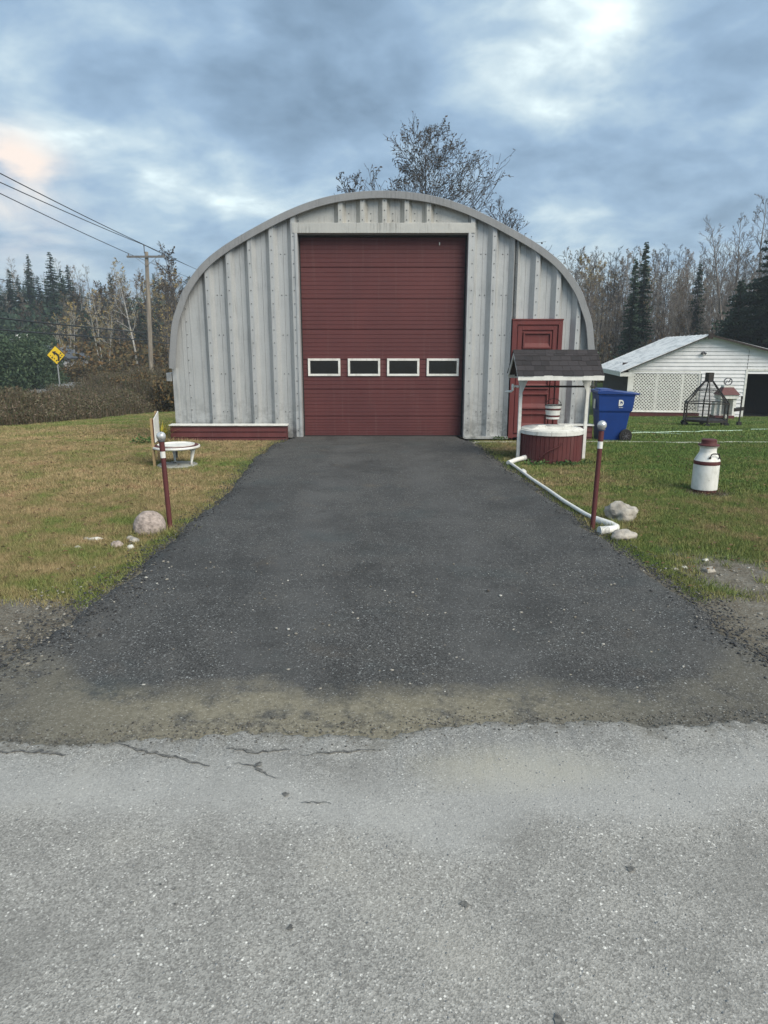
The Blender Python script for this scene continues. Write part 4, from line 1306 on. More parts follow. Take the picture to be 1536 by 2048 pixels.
mb = MB().tube([(cx - .035, cy - .155, z0 + .438), (cx - .025, cy - .16, z0 + .478), (cx - .005, cy - .165, z0 + .488), (cx + .08, cy - .155, z0 + .484), (cx + .095, cy - .145, z0 + .468), (cx + .10, cy - .138, z0 + .435)], .008, 8)
mb.tube([(cx - .05, cy - .150, z0 + .437), (cx - .02, cy - .152, z0 + .437)], .011, 8); mb.tube([(cx + .09, cy - .137, z0 + .435), (cx + .115, cy - .128, z0 + .435)], .011, 8)
mb.build('handle', M['black'], can)
mb = MB().tube([(cx - .03, cy + .155, z0 + .438), (cx - .02, cy + .165, z0 + .485), (cx + .08, cy + .155, z0 + .484), (cx + .10, cy + .138, z0 + .435)], .008, 8)
mb.build('handle', M['black'], can)
can.scale = (.88, .88, 1)
tufts('dead_grass', [(cx, cy - .2, .16, .05, 380, .05), (cx - .2, cy - .05, .06, .08, 120, .045), (cx + .2, cy - .06, .08, .08, 160, .045)], M['weed'], 'dead brown clippings round the foot of the milk can')

# ------------------------------------------------------------------ blue bin
bxc, byc = 4.36, 13.15
bz = Hs(bxc, byc)
bn = thing('wheeled_bin', 'blue two wheeled recycling bin beside the metal building', 'bin', (bxc, byc, bz), rz=R(-4))
def loc(mb, nm, mt, par=bn, **k): return mb.build(nm, M[mt], par, off=(0, 0, 0), **k)
hw = .27
mb = MB()
lev = [(0.02, -.285, .22, .22), (.55, -.33, .30, .245), (.56, -.33, .30, .245), (.60, -.345, .345, .265), (.86, -.365, .375, .275), (.90, -.375, .385, .285)]
vs = []
for z, xa_, xb_, w in lev: vs += [(xa_, -w, z), (xb_, -w, z), (xb_, w, z), (xa_, w, z)]
fs = [(3, 2, 1, 0)]
for i_ in range(len(lev) - 1):
    for q in range(4): fs.append((4 * i_ + q, 4 * i_ + (q + 1) % 4, 4 * i_ + 4 + (q + 1) % 4, 4 * i_ + 4 + q))
fs.append((20, 21, 22, 23))
mb.add(vs, fs); loc(mb, 'bin_body', 'blue', bevel=.018)
mb = MB().prism([(-.40, -.30, .93), (-.395, -.30, .97), (-.2, -.30, .985), (.40, -.30, .925), (.47, -.30, .925), (.47, -.30, .905), (.40, -.30, .895), (-.39, -.30, .905)], (0, .60, 0))
ld = loc(mb, 'bin_lid', 'blue', bevel=.012)
mb = MB().prism([(-.36, -.2, .975), (-.34, -.2, 1.0), (-.10, -.2, .998), (.0, -.2, .97)], (0, .4, 0))
loc(mb, 'lid_rise', 'blue', ld, bevel=.01)
loc(MB().tube([(.45, -.24, .90), (.45, .24, .90)], .017, 10), 'handle_bar', 'blue')
for s_ in (-1, 1):
    w_ = loc(MB().tube([(.235, s_ * .265, .13), (.235, s_ * .315, .13)], .13, 28), 'wheel', 'rubber', bevel=.01)
    loc(MB().tube([(.235, s_ * .318, .13), (.235, s_ * .322, .13)], .085, 24), 'rim', 'black', w_)
    mb = MB()
    for k in range(8):
        a = 2 * PI * k / 8 + .2
        mb.bar((.235 + .018 * math.cos(a), s_ * .327, .13 + .018 * math.sin(a)), (.235 + .08 * math.cos(a), s_ * .327, .13 + .08 * math.sin(a)), .008, .010)
    mb.tube([(.235, s_ * .322, .13), (.235, s_ * .335, .13)], .02, 12)
    loc(mb, 'spokes', 'hub', w_)
# printed mark: a rounded letter D with a notch, and a short line under it
yl = -.2775
def Dshape(cx_, cz_, h, w, y_):
    outer_ = [(-w * .5, -h * .5), (0, -h * .5)] + [(w * .5 * math.sin(a), -h * .5 * math.cos(a)) for a in np.linspace(.15, PI - .15, 10)] + [(0, h * .5), (-w * .5, h * .5)]
    inner_ = [(p * .50 + .004, q * .52) for p, q in outer_]
    n_ = len(outer_)
    P = [(cx_ + a, y_, cz_ + b) for a, b in outer_] + [(cx_ + a, y_, cz_ + b) for a, b in inner_]
    return MB().add(P, [(i_, (i_ + 1) % n_, n_ + (i_ + 1) % n_, n_ + i_) for i_ in range(n_)])
mb = Dshape(.10, .745, .115, .10, yl)
mb.prism([(.078, yl, .69), (.095, yl, .69), (.11, yl, .735), (.10, yl, .75), (.09, yl, .735)], (0, -.001, 0))
loc(mb, 'logo', 'white')
mb = MB()
for k, w_ in enumerate((.012, .008, .014, .010, .012)):
    mb.b2(.06 + k * .017, .06 + k * .017 + w_, yl - .001, yl, .655, .666)
loc(mb, 'logo_line', 'white')
bn.scale = (.90, 1, 1)
loc(MB().b2(-.3735, -.372, -.06, .09, .62, .80), 'sticker', 'white')

# white edging strip across the lawn
vs, fs = [], []
for k in range(60):
    f = k / 59; x = 1.62 + f * 10
    y = 12.68 - .022 * (x - 1.6) + .012 * math.sin(x * 3.1); z = Hs(x, y)
    vs += [(x, y - .03, z), (x, y - .03, z + .028), (x, y + .03, z + .028), (x, y + .03, z)]
for k in range(59):
    for q in range(3): fs.append((4 * k + q, 4 * k + q + 1, 4 * k + 5 + q, 4 * k + 4 + q))
tag(MB().add(vs, fs).build('edging_strip', M['edging']), 'thin white edging strip lying straight across the right lawn', 'edging')
# hoses on lawn
def hose(pts, r, label):
    P = []
    for k in range(len(pts) - 1):
        for q in range(6):
            f = q / 6; x = pts[k][0] + (pts[k + 1][0] - pts[k][0]) * f; y = pts[k][1] + (pts[k + 1][1] - pts[k][1]) * f
            P.append((x, y + .04 * math.sin(x * 5), Hs(x, y) + .03))
    tag(MB().tube(P, r, 6).build('garden_hose', M['hose'], None, smooth=True), label, 'hose')
hose([(5.0, 15.6), (6.6, 15.9), (8.3, 16.6), (9.0, 17.0)], .014, 'long pale green garden hose on the lawn before the fire pit')
hose([(5.9, 16.2), (6.3, 15.6), (6.7, 15.1)], .012, 'short pale green hose end curling toward the edging strip')
hose([(9.3, 17.3), (11.5, 18.4)], .012, 'faint pale green hose at the right edge of the lawn')

# ------------------------------------------------------------------ ring planter on legs and slab, board sign
rx, ry = -3.09, 10.1
rz0 = Hs(rx, ry)
rp = thing('ring_planter', 'round white ring planter on tapered legs, red inner stripe', 'planter', (rx, ry, 0))
MB().lathe([(0, .0), (.29, .0), (.295, .02), (.28, .032), (0, .035)], (rx, ry, rz0), 36).build('slab', M['concrete'], rp, smooth=True)
for k in range(3):
    a = R(90 + 25 + 120 * k)
    x, y = rx + .215 * math.cos(a), ry + .215 * math.sin(a)
    x2, y2 = rx + .25 * math.cos(a), ry + .25 * math.sin(a)
    MB().tube([(x, y, rz0 + .03), (x, y, rz0 + .05), (x2, y2, rz0 + .24), (x2, y2, rz0 + .28)], [.018, .014, .034, .038], 12).build('leg', M['white'], rp, smooth=True)
MB().lathe([(.32, .27), (.345, .285), (.347, .30), (.34, .312), (.24, .315), (.235, .30), (.24, .28)], (rx, ry, rz0), 48, True).build('ring', M['white'], rp, smooth=True)
MB().lathe([(.265, .3145), (.325, .3135), (.325, .317), (.265, .3185)], (rx, ry, rz0), 48, True).build('painted_stripe', M['red'], rp, smooth=True)
MB().lathe([(.235, .315), (.26, .335), (.27, .333), (.268, .318)], (rx, ry, rz0), 48).build('inner_rim', M['white'], rp, smooth=True)
MB().lathe([(.236, .295), (.20, .272), (.06, .258), (.018, .25), (.012, .13), (0, .12)], (rx, ry, rz0), 32).build('bowl', M['greywood'], rp, smooth=True)
MB().lathe([(0, .285), (.232, .29)], (rx, ry, rz0), 32).build('soil', M['soil'], rp)
bs_ = thing('board_sign', 'narrow white board on two raw wood stakes seen edge on', 'sign', (-3.42, 10.05, 0))
a_, b_ = Vector((-3.375, 9.93, 0)), Vector((-3.475, 10.45, 0))
for p in (a_, b_):
    MB().b2(p.x - .014, p.x + .014, p.y - .02, p.y + .02, -.05, .71 if p is a_ else .77).build('stake', M['wood'], bs_)
mb = MB().prism([(a_.x + .03, a_.y, .36), (b_.x + .03, b_.y, .36), (b_.x + .03, b_.y, .77), (a_.x + .03, a_.y, .70)], (.012, 0, 0))
mb.build('board', M['white'], bs_)
mb = MB().prism([(a_.x + .016, a_.y, .36), (b_.x + .016, b_.y, .36), (b_.x + .016, b_.y, .76), (a_.x + .016, a_.y, .69)], (.010, 0, 0))
mb.build('backing', M['red'], bs_)

# spiky plant by the hut corner
def fronds(name, cx, cy, n, h, r, mat, label, w=.012):
    V, F, o = [], [], 0
    z = Hs(cx, cy)
    for k in range(n):
        a = random.uniform(0, 2 * PI); hh = h * random.uniform(.5, 1)
        d = Vector((math.cos(a), math.sin(a), 0)); e = Vector((-d.y, d.x, 0)) * w * random.uniform(.5, 1.2)
        rr = r * random.uniform(.2, 1)
        p0 = Vector((cx, cy, z)) + d * .05 * random.random(); p1 = p0 + d * rr * .45 + Vector((0, 0, hh * .7)); p2 = p0 + d * rr + Vector((0, 0, hh))
        V += [p0 - e, p0 + e, p1 + e * .8, p1 - e * .8, p2]
        F += [(o, o + 1, o + 2, o + 3), (o + 3, o + 2, o + 4)]; o += 5
    return tag(MB().add(V, F).build(name, mat), label, 'plant')
fronds('yellow_plant', -4.22, 12.9, 90, .42, .38, M['yellowplant'], 'spiky yellow perennial at the left corner of the metal building')
leafclump('weed_clump', -4.35, 12.5, 150, .28, .14, M['greenplant'], 'green leafy clump in front of the yellow perennial', sz=.04)

# ------------------------------------------------------------------ white outbuilding
GX, GY = 10.35, 29.3
th = R(-9)
gz = -1.13
gar = thing('white_shed', 'white vinyl sided outbuilding with lattice bay and pale metal roof', 'building', (GX, GY, gz), rz=th)
ga = lambda mb, nm, mt, par=gar, **k: mb.build(nm, M[mt], par, off=(0, 0, 0), **k)
WL = 9.0          # local front runs along +x, body behind +y
EH, AX, AH = 1.98, 2.97, 3.34
RHx, RHz = 9.0, 1.80
def gable(x):
    return EH + (AH - EH) * x / AX if x < AX else AH + (RHz - AH) * (x - AX) / (RHx - AX)
BAYX0, BAYX1 = .06, 2.81
DX_0, DX_1, DH = 4.63, 7.4, 1.96
# siding courses
cs = .15
nz = int(3.4 / cs)
def rk_l(z): return 0 if z < EH - .12 else max(0, (z + .12 - EH) / (AH - EH) * AX)
def rk_r(z): return WL if z < RHz - .12 else min(WL, AX + (AH - z - .12) / (AH - RHz) * (RHx - AX))
def course(x0, x1, z0, z1):
    if x1 - x0 < .03: return
    mb = MB()
    a0, a1, b0, b1 = max(x0, rk_l(z0)), max(x0, rk_l(z1)), min(x1, rk_r(z0)), min(x1, rk_r(z1))
    if b1 < a1: a1 = b1 = (a1 + b1) / 2
    vs = [(a0, -.034, z0), (b0, -.034, z0), (b1, -.004, z1), (a1, -.004, z1), (a0, 0.01, z0), (b0, 0.01, z0), (b1, .01, z1), (a1, .01, z1)]
    mb.add(vs, [(0, 1, 2, 3), (0, 4, 5, 1), (3, 2, 6, 7), (1, 5, 6, 2), (0, 3, 7, 4)])
    ga(mb, 'siding_board', 'siding')
for k in range(nz):
    z0, z1 = k * cs, (k + 1) * cs
    xl, xr = rk_l(z0), rk_r(z0)
    spans = []
    if z1 <= DH - .07 + .04:
        if z1 < .05 or z1 > 1.90: spans = [(xl, DX_0 - .08)]
        else: spans = [(BAYX1 + .06, DX_0 - .08)]
        spans.append((DX_1 + .08, xr))
    elif z1 <= DH + .1:
        spans = [(xl, DX_0 - .08), (DX_0 - .04, xr)]
    else:
        spans = [(xl, DX_0 - .045), (DX_0 - .035, xr)]
    for a, b in spans: course(a, b, z0 + .005, z1 + .003)
# gable backing, walls
mb = MB()
mb.prism([(0, .02, 1.92), (WL, .02, 1.92), (RHx, .02, RHz), (AX, .02, AH - .02), (0, .02, EH)], (0, .06, 0)); ga(mb, 'gable_wall', 'siding')
ga(MB().b2(BAYX1 + .02, DX_0 - .06, .02, .10, 0, 1.915), 'wall', 'siding')
ga(MB().b2(DX_1 + .06, WL, .02, .10, 0, 1.915), 'wall', 'siding')
ga(MB().b2(-.02, .0, .0, 7.0, -.3, EH - .05), 'side_wall', 'brown')
for k in range(22):
    ga(MB().b2(-.042, -.021, .15 + k * .3, .15 + k * .3 + .285, -.3, EH - .08), 'side_board', 'brown')
ga(MB().b2(.02, WL, 6.9, 7.0, -.3, 2.0), 'rear_wall', 'brown')
ga(MB().b2(BAYX0, DX_1 + .5, 2.2, 2.25, -.2, 2.2), 'inner_wall', 'brown')
# corner and door trims
ga(MB().b2(-.06, .06, -.035, .03, -.05, EH - .05), 'corner_trim', 'white')
ga(MB().b2(DX_0 - .08, DX_0, -.04, .1, -.02, DH + .03), 'door_trim', 'white')
ga(MB().b2(DX_1, DX_1 + .08, -.04, .1, -.02, DH + .03), 'door_trim', 'white')
ga(MB().b2(DX_0, DX_1, -.04, .1, DH - .04, DH + .03), 'door_trim', 'white')
ga(MB().b2(DX_0 - .045, DX_0 - .035, -.03, -.0, DH + .04, gable(DX_0) - .15), 'siding_joint', 'greywood')
# dark bay behind the open door
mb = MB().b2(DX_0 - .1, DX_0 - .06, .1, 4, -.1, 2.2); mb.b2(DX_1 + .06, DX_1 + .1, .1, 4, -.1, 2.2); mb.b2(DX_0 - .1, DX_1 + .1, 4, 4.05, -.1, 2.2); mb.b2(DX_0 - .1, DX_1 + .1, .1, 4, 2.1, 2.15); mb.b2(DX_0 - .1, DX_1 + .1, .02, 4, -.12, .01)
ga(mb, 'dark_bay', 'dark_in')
# lattice bay
latt = ga(MB().b2(BAYX0, BAYX1, -.03, .02, 1.86, 1.915).b2(BAYX0, BAYX1, -.03, .02, .20, .26).b2(BAYX1 - .05, BAYX1, -.03, .02, .26, 1.86).b2(BAYX0 + .0, BAYX0 + .12, -.03, .02, .26, 1.86).b2(1.08, 1.15, -.01, .03, .26, 1.86).b2(2.10, 2.17, -.01, .03, .26, 1.86), 'lattice_frame', 'white')
x0, x1, z0, z1 = BAYX0 + .1, BAYX1 - .04, .24, 1.88
for dirn in (1, -1):
    step = .135
    c0 = (x0 - z1) if dirn > 0 else (x0 + z0)
    c1 = (x1 - z0) if dirn > 0 else (x1 + z1)
    c = c0 + .05
    while c < c1:
        if dirn > 0:   # x - z = c
            za, zb_ = max(z0, x0 - c), min(z1, x1 - c); A, B = (c + za, za), (c + zb_, zb_)
        else:
            za, zb_ = max(z0, c - x1), min(z1, c - x0); A, B = (c - za, za), (c - zb_, zb_)
        if zb_ - za > .04:
            y_ = -.012 if dirn > 0 else -.004
            mb = MB().bar((A[0], y_, A[1]), (B[0], y_, B[1]), .045, .007, up=(0, 1, 0))
            ga(mb, 'slat', 'white', latt)
        c += step
for k in range(2): ga(MB().b2(BAYX0 + .05, 2.90, -.07 + k * .015, -.03, -.06 + k * .125, .06 + k * .125), 'skirt_board', 'red')
ga(MB().b2(BAYX0 + .05, 2.88, -.08, .0, .192, .212), 'skirt_cap', 'white')
# roof slabs
def slab(xa_, za_, xb_, zb_, nm, mt):
    mb = MB().prism([(xa_, -.28, za_), (xb_, -.28, zb_), (xb_, -.28, zb_ + .035), (xa_, -.28, za_ + .035)], (0, 7.5, 0))
    return ga(mb, nm, mt)
rl = slab(-.42, EH - .14, AX, AH, 'roof', 'metalroof')
rr_ = slab(AX + .001, AH, RHx + .3, RHz - .08, 'roof', 'metalroof')
for k in range(12):
    y_ = -.25 + k * .66
    mb = MB().prism([(-.42, y_, EH - .14 + .036), (AX, y_, AH + .036), (AX, y_, AH + .056), (-.42, y_, EH - .14 + .056)], (0, .04, 0)); ga(mb, 'roof_rib', 'metalroof', rl)
ga(MB().prism([(-.40, -.285, EH - .16), (AX, -.285, AH - .02), (AX, -.285, AH + .02), (-.4, -.285, EH - .12)], (0, -.02, 0)), 'rake_trim', 'brown', rl)
ga(MB().prism([(AX, -.285, AH - .04), (RHx, -.285, RHz - .10), (RHx, -.285, RHz - .03), (AX, -.285, AH + .04)], (0, -.02, 0)), 'rake_trim', 'brown', rr_)
ga(MB().b2(AX - .09, AX + .09, -.32, -.28, AH - .14, AH + .07), 'ridge_end', 'brown', rl)
ga(MB().b2(-.44, -.40, -.28, 7.1, EH - .30, EH - .12), 'eave_board', 'white', rl)
ga(MB().b2(-.42, .02, -.24, -.2, EH - .30, EH - .14), 'soffit', 'white', rl)
lm = ga(MB().tube([(2.82, -.03, 2.66), (2.82, -.08, 2.66)], .05, 10), 'flood_light', 'hub')
ga(MB().tube([(2.82, -.07, 2.66), (2.74, -.14, 2.62)], [.03, .05], 8).tube([(2.82, -.07, 2.66), (2.90, -.14, 2.60)], [.03, .05], 8), 'lamp_head', 'hub', lm)

# ------------------------------------------------------------------ fire pit on casters
fx, fy = 9.55, 20.4
fz = Hs(fx, fy)
fp = thing('fire_pit', 'black iron six sided fire pit with pyramid hood on casters', 'fire pit', (fx, fy, fz), rz=R(12))
fpl = lambda mb, nm, mt, par=fp, **k: mb.build(nm, M[mt], par, off=(0, 0, 0), **k)
rad = .64
hexp = [(rad * math.cos(R(60 * k)), rad * math.sin(R(60 * k))) for k in range(6)]
for k, (x, y) in enumerate(hexp):
    fpl(MB().bar((x, y, .14), (x, y, .72), .032), 'corner_post', 'black')
    fpl(MB().bar((x, y, .70), (x * .17, y * .17, 1.34), .030), 'hood_rib', 'black')
    c_ = fpl(MB().tube([(x, y - .025, .075), (x, y + .025, .075)], .078, 14).bar((x, y, .06), (x, y, .15), .04, .05), 'caster', 'rubber')
    x2, y2 = hexp[(k + 1) % 6]
    fpl(MB().bar((x, y, .70), (x2, y2, .70), .03), 'waist_rail', 'black')
    fpl(MB().bar((x, y, .19), (x2, y2, .19), .045, .06), 'base_rail', 'black')
    f = .17 + .83 * .44
    fpl(MB().bar((x * f, y * f, 1.055), (x2 * f, y2 * f, 1.055), .018), 'hood_rail', 'black')
    fpl(MB().add([(x, y, .21), (x2, y2, .21), (x2, y2, .69), (x, y, .69)], [(0, 1, 2, 3)]), 'mesh_screen', 'screen')
    g = .17
    fpl(MB().add([(x, y, .71), (x2, y2, .71), (x2 * g, y2 * g, 1.34), (x * g, y * g, 1.34)], [(0, 1, 2, 3)]), 'hood_screen', 'screen')
fpl(MB().lathe([(0, .16), (.55, .17), (.6, .20)], (0, 0, 0), 6), 'fire_pan', 'black')
fpl(MB().bar((0, 0, 1.30), (0, 0, 1.57), .17, .17), 'chimney', 'black')
tufts('weed_clump', [(fx, fy, .3, .12, 200, .09)], M['greenplant'], 'dark green weeds growing under the fire pit', cat='plant')
# fork stand
sx_, sy_ = 10.55, 20.35
sz_ = Hs(sx_, sy_)
fs_ = thing('iron_stand', 'slim black iron stand with a cross shelf beside the fire pit', 'stand', (sx_, sy_, sz_))
MB().bar((sx_, sy_, sz_), (sx_, sy_, sz_ + .86), .03).build('stand_pole', M['black'], fs_)
MB().b2(sx_ - .022, sx_ + .022, sy_ - .02, sy_ + .02, sz_ + .80, sz_ + .88).build('stand_top', M['black'], fs_)
MB().b2(sx_ - .055, sx_ + .055, sy_ - .05, sy_ + .05, sz_ - .02, sz_ + .13).build('stand_foot', M['black'], fs_)
MB().bar((sx_ - .19, sy_, sz_ + .48), (sx_ + .10, sy_, sz_ + .52), .03, .10).build('cross_shelf', M['black'], fs_)
# small masonry barbecue
qx, qy = 13.05, 26.4
qz = Hs(qx, qy)
bq = thing('outdoor_oven', 'small white outdoor oven with red hip roof and round finial', 'oven', (qx, qy, qz))
q_ = lambda a, b, c, d, e, f, nm, mt, **k: MB().b2(qx + a, qx + b, qy + c, qy + d, qz + e, qz + f).build(nm, M[mt], bq, **k)
q_(-.42, .30, -.25, .25, -.03, .16, 'oven_base', 'red')
q_(-.26, -.20, -.2, .25, .16, .80, 'side_pier', 'white'); q_(.22, .34, -.2, .25, .16, .80, 'side_pier', 'white')
q_(-.20, .22, .15, .22, .16, .80, 'oven_back', 'galv'); q_(-.2, .22, -.18, .15, .16, .20, 'hearth', 'concrete')
q_(-.42, -.26, -.1, .15, .16, .68, 'side_pier', 'white')
q_(-.30, .38, -.26, .28, .80, .94, 'entablature', 'white')
mb = MB(); r0 = [(-.34, -.30), (.42, -.30), (.42, .32), (-.34, .32)]; r1 = [(-.15, -.12), (.22, -.12), (.22, .14), (-.15, .14)]
mb.add([(qx + a, qy + b, qz + .94) for a, b in r0] + [(qx + a, qy + b, qz + 1.22) for a, b in r1], [(0, 1, 5, 4), (1, 2, 6, 5), (2, 3, 7, 6), (3, 0, 4, 7), (4, 5, 6, 7), (0, 3, 2, 1)])
mb.build('oven_roof', M['red'], bq)
q_(-.15, .22, -.12, .14, 1.22, 1.28, 'roof_cap', 'white')
mb = MB(); mb.tube([(qx + .035 + .15 * math.cos(a), qy, qz + 1.43 + .13 * math.sin(a)) for a in np.linspace(0, 2 * PI, 20)], .022, 6)
mb.tube([(qx - .06, qy, qz + 1.36), (qx + .0, qy, qz + 1.46), (qx + .06, qy, qz + 1.40), (qx + .12, qy, qz + 1.52)], .02, 6)
mb.build('finial', M['hub'], bq)
# white lump ornaments on the hearth
rock(qx - .34 + .25, qy - .35, .06, .06, .11, M['stone_white'], 'small white figure shaped stone before the outdoor oven', 30, 'stone', sub=2)

# ------------------------------------------------------------------ power lines
def upole(x, y, h, label, lean=.35, arm=True):
    z = Hs(x, y)
    t_ = thing('utility_pole', label, 'pole', (x, y, z))
    tx = x + lean
    MB().tube([(x, y, z - .3), (x + lean * .5, y, z + h * .5), (tx, y, z + h)], [.18, .155, .125], 12).build('pole_shaft', M['polewood'], t_, smooth=True)
    if arm:
        MB().bar((tx - 1.32, y - .15, z + h - .33), (tx + 1.32, y - .15, z + h - .33), .12, .13).build('cross_arm', M['greywood'], t_)
        for s_ in (-1, 1):
            MB().bar((tx + s_ * .75, y - .16, z + h - .36), (tx, y - .16, z + h - .95), .035, .02).build('arm_brace', M['greywood'], t_)
            MB().tube([(tx + s_ * 1.2, y - .15, z + h - .28), (tx + s_ * 1.2, y - .15, z + h - .12)], [.05, .035], 8).build('insulator', M['hub'], t_)
        MB().tube([(tx - .13, y - .02, z + h - .1), (tx - .13, y - .02, z + h + .4)], [.03, .03], 8).build('pin', M['hub'], t_)
        MB().tube([(tx - .13, y - .02, z + h + .36), (tx - .13, y - .02, z + h + .46)], [.06, .04], 8).build('insulator', M['hub'], t_)
    return tx, z + h
px_, py_ = -16.75, 50
ptx, ptz = upole(px_, py_, 9.15, 'weathered wooden utility pole with cross arm beside the far road')
ps = copytree([o for o in COL.objects if o.name == 'utility_pole'][0], loc=(-15.5, 2.0, 0))
ps['label'] = 'utility pole of the same line standing outside the view to the left'
def wire(a, b, sag, r, label, name='power_line'):
    P = []
    for k in range(25):
        f = k / 24
        P.append((a[0] + (b[0] - a[0]) * f, a[1] + (b[1] - a[1]) * f, a[2] + (b[2] - a[2]) * f - 4 * sag * f * (1 - f)))
    tag(MB().tube(P, r, 5).build(name, M['cable'], None), label, 'cable', 'overhead wires of the roadside line')
zt = ptz - .12
qz2 = 10.0
A3 = [(ptx - 1.2, py_ - .15, zt), (ptx - .13, py_, ptz + .45), (ptx + 1.2, py_ - .15, zt)]
N3 = [(-16.9, 2, qz2 + .3), (-15.7, 2, qz2 - .8), (-14.5, 2, qz2 - .6)]
for A_, B_, l1, l2 in zip(A3, N3, ('lowest of the three thin wires above the pole arm', 'middle of the three thin wires above the pole arm', 'uppermost of the three thin wires above the pole arm'),
                        ('left wire running on beyond the pole arm', 'middle wire running on beyond the pole top', 'right wire running on behind the metal building')):
    wire(A_, B_, .35, .022, l1)
    wire(A_, (A_[0] - 1.0, 100, 9.5 + (A_[2] - ptz)), .5, .016, l2)
for (za, zb_, r_, sg, lb) in ((2.75, 3.6, .035, .15, 'thick black cable, upper of the two heavy lines on the pole'), (2.25, 3.2, .035, .18, 'thick black cable, lower of the two heavy lines on the pole'),
                          (3.5, 4.6, .018, .2, 'thin cable just above the two heavy lines'), (4.3, 5.7, .016, .3, 'faint upper telephone wire crossing before the dark spruces')):
    wire((px_ + .0, py_ - .12, za), (-16.0, 2, zb_), sg, r_, lb)
for (za, lb) in ((2.7, 'heavy cable running on behind the hut, upper'), (2.2, 'heavy cable running on behind the hut, lower')):
    wire((px_, py_ + .12, za), (px_ - .5, 98, za + .2), .5, .03, lb)

# far grey post, yellow sign, grey sign back
yx, yy = -20.6, 44.0
sg_ = thing('curve_sign', 'yellow diamond road sign with a black left curve arrow', 'sign', (yx, yy, Hs(yx, yy)))
zc_ = 1.27
MB().bar((yx + .02, yy + .03, Hs(yx, yy) - .3), (yx + .02, yy + .03, zc_ + .3), .06, .05).build('sign_post', M['signback'], sg_)
hd = .60
MB().prism([(yx - hd, yy, zc_), (yx, yy, zc_ - hd), (yx + hd, yy, zc_), (yx, yy, zc_ + hd)], (0, .01, 0)).build('border', M['black'], sg_)
hd = .555
MB().prism([(yx - hd, yy - .012, zc_), (yx, yy - .012, zc_ - hd), (yx + hd, yy - .012, zc_), (yx, yy - .012, zc_ + hd)], (0, .008, 0)).build('sign_face', M['yellow'], sg_)
mb = MB()
pp = [(.12, -.36), (.16, -.20), (.15, -.05), (.06, .06), (-.02, .12)]
for (a, b) in zip(pp[:-1], pp[1:]): mb.bar((yx + a[0], yy - .018, zc_ + a[1]), (yx + b[0], yy - .018, zc_ + b[1]), .12, .008, up=(0, 1, 0))
mb.prism([(yx - .24, yy - .018, zc_ + .22), (yx + .02, yy - .018, zc_ + .24), (yx - .08, yy - .018, zc_ - .02)], (0, -.006, 0))
mb.build('arrow', M['black'], sg_)
mb = MB()
for (a, b, r_) in ((-.25, -.15, .05), (-.12, -.22, .045), (-.34, -.02, .035), (.30, .12, .05), (.36, -.02, .045), (.28, -.14, .05), (0, -.33, .05), (-.2, -.06, .03), (.08, -.45, .03), (.2, .02, .04)):
    mb.prism([(yx + a + r_ * random.uniform(.6, 1.3) * math.cos(t_), yy - .016, zc_ + b + r_ * random.uniform(.5, 1.2) * math.sin(t_)) for t_ in np.linspace(0, 5.5, 7)], (0, -.004, 0))
mb.build('peeled_patches', M['black'], sg_)
gx_, gy_ = -24.2, 47
sb = thing('sign_back', 'grey metal back of a road sign left of the yellow one', 'sign', (gx_, gy_, Hs(gx_, gy_)))
MB().bar((gx_, gy_, Hs(gx_, gy_)), (gx_, gy_, 1.0), .07, .05).build('sign_post', M['signback'], sb)
MB().prism([(gx_ - .45, gy_, .75), (gx_, gy_, .3), (gx_ + .45, gy_, .75), (gx_, gy_, 1.2)], (0, .01, 0)).build('sign_plate', M['signback'], sb)
MB().b2(gx_ - .3, gx_ + .3, gy_, gy_ + .01, -.15, .25).build('tab_plate', M['signback'], sb)
ox, oy = -27.3, 70
tag(MB().tube([(ox, oy, Hs(ox, oy) - .2), (ox + .1, oy, 3.9)], [.13, .10], 8).build('wooden_post', M['greywood']), 'short grey wooden pole beyond the far road', 'pole')

# house roof at the far left
hx_, hy_ = -37.2, 62
hs = thing('house', 'grey roofed house with two white chimneys behind the cedar', 'house', (hx_, hy_, Hs(hx_, hy_)))
zb_ = Hs(hx_, hy_)
MB().b2(hx_ - 5, hx_ + 4, hy_, hy_ + 6, zb_, .6).build('wall', M['siding'], hs)
mb = MB().prism([(hx_ + 4.6, hy_ - .4, .6), (hx_ + 4.6, hy_ + 3, 2.55), (hx_ + 4.6, hy_ + 6.4, .6)], (-9.6, 0, 0)); rf_ = mb.build('roof', M['roofgrey'], hs)
for x in (3.5, 4.4):
    MB().b2(hx_ + x - .17, hx_ + x + .17, hy_ + 2.8, hy_ + 3.2, 2.2, 2.95).build('chimney', M['white'], rf_)
# low white building glimpsed left
MB_ = thing('white_cottage', 'low white wall of a cottage glimpsed through the bushes', 'house', (-26.5, 56, Hs(-26.5, 56)))
MB().b2(-28.6, -25.4, 56, 60, -1.1, .9).build('wall', M['siding'], MB_)
MB().prism([(-28.9, 55.7, .9), (-27, 55.7, 1.9), (-25.1, 55.7, .9)], (0, 4.6, 0)).build('roof', M['roofgrey'], MB_)
MB().b2(-27.3, -26.8, 55.98, 56, -.2, .5).build('window', M['glass'], MB_)

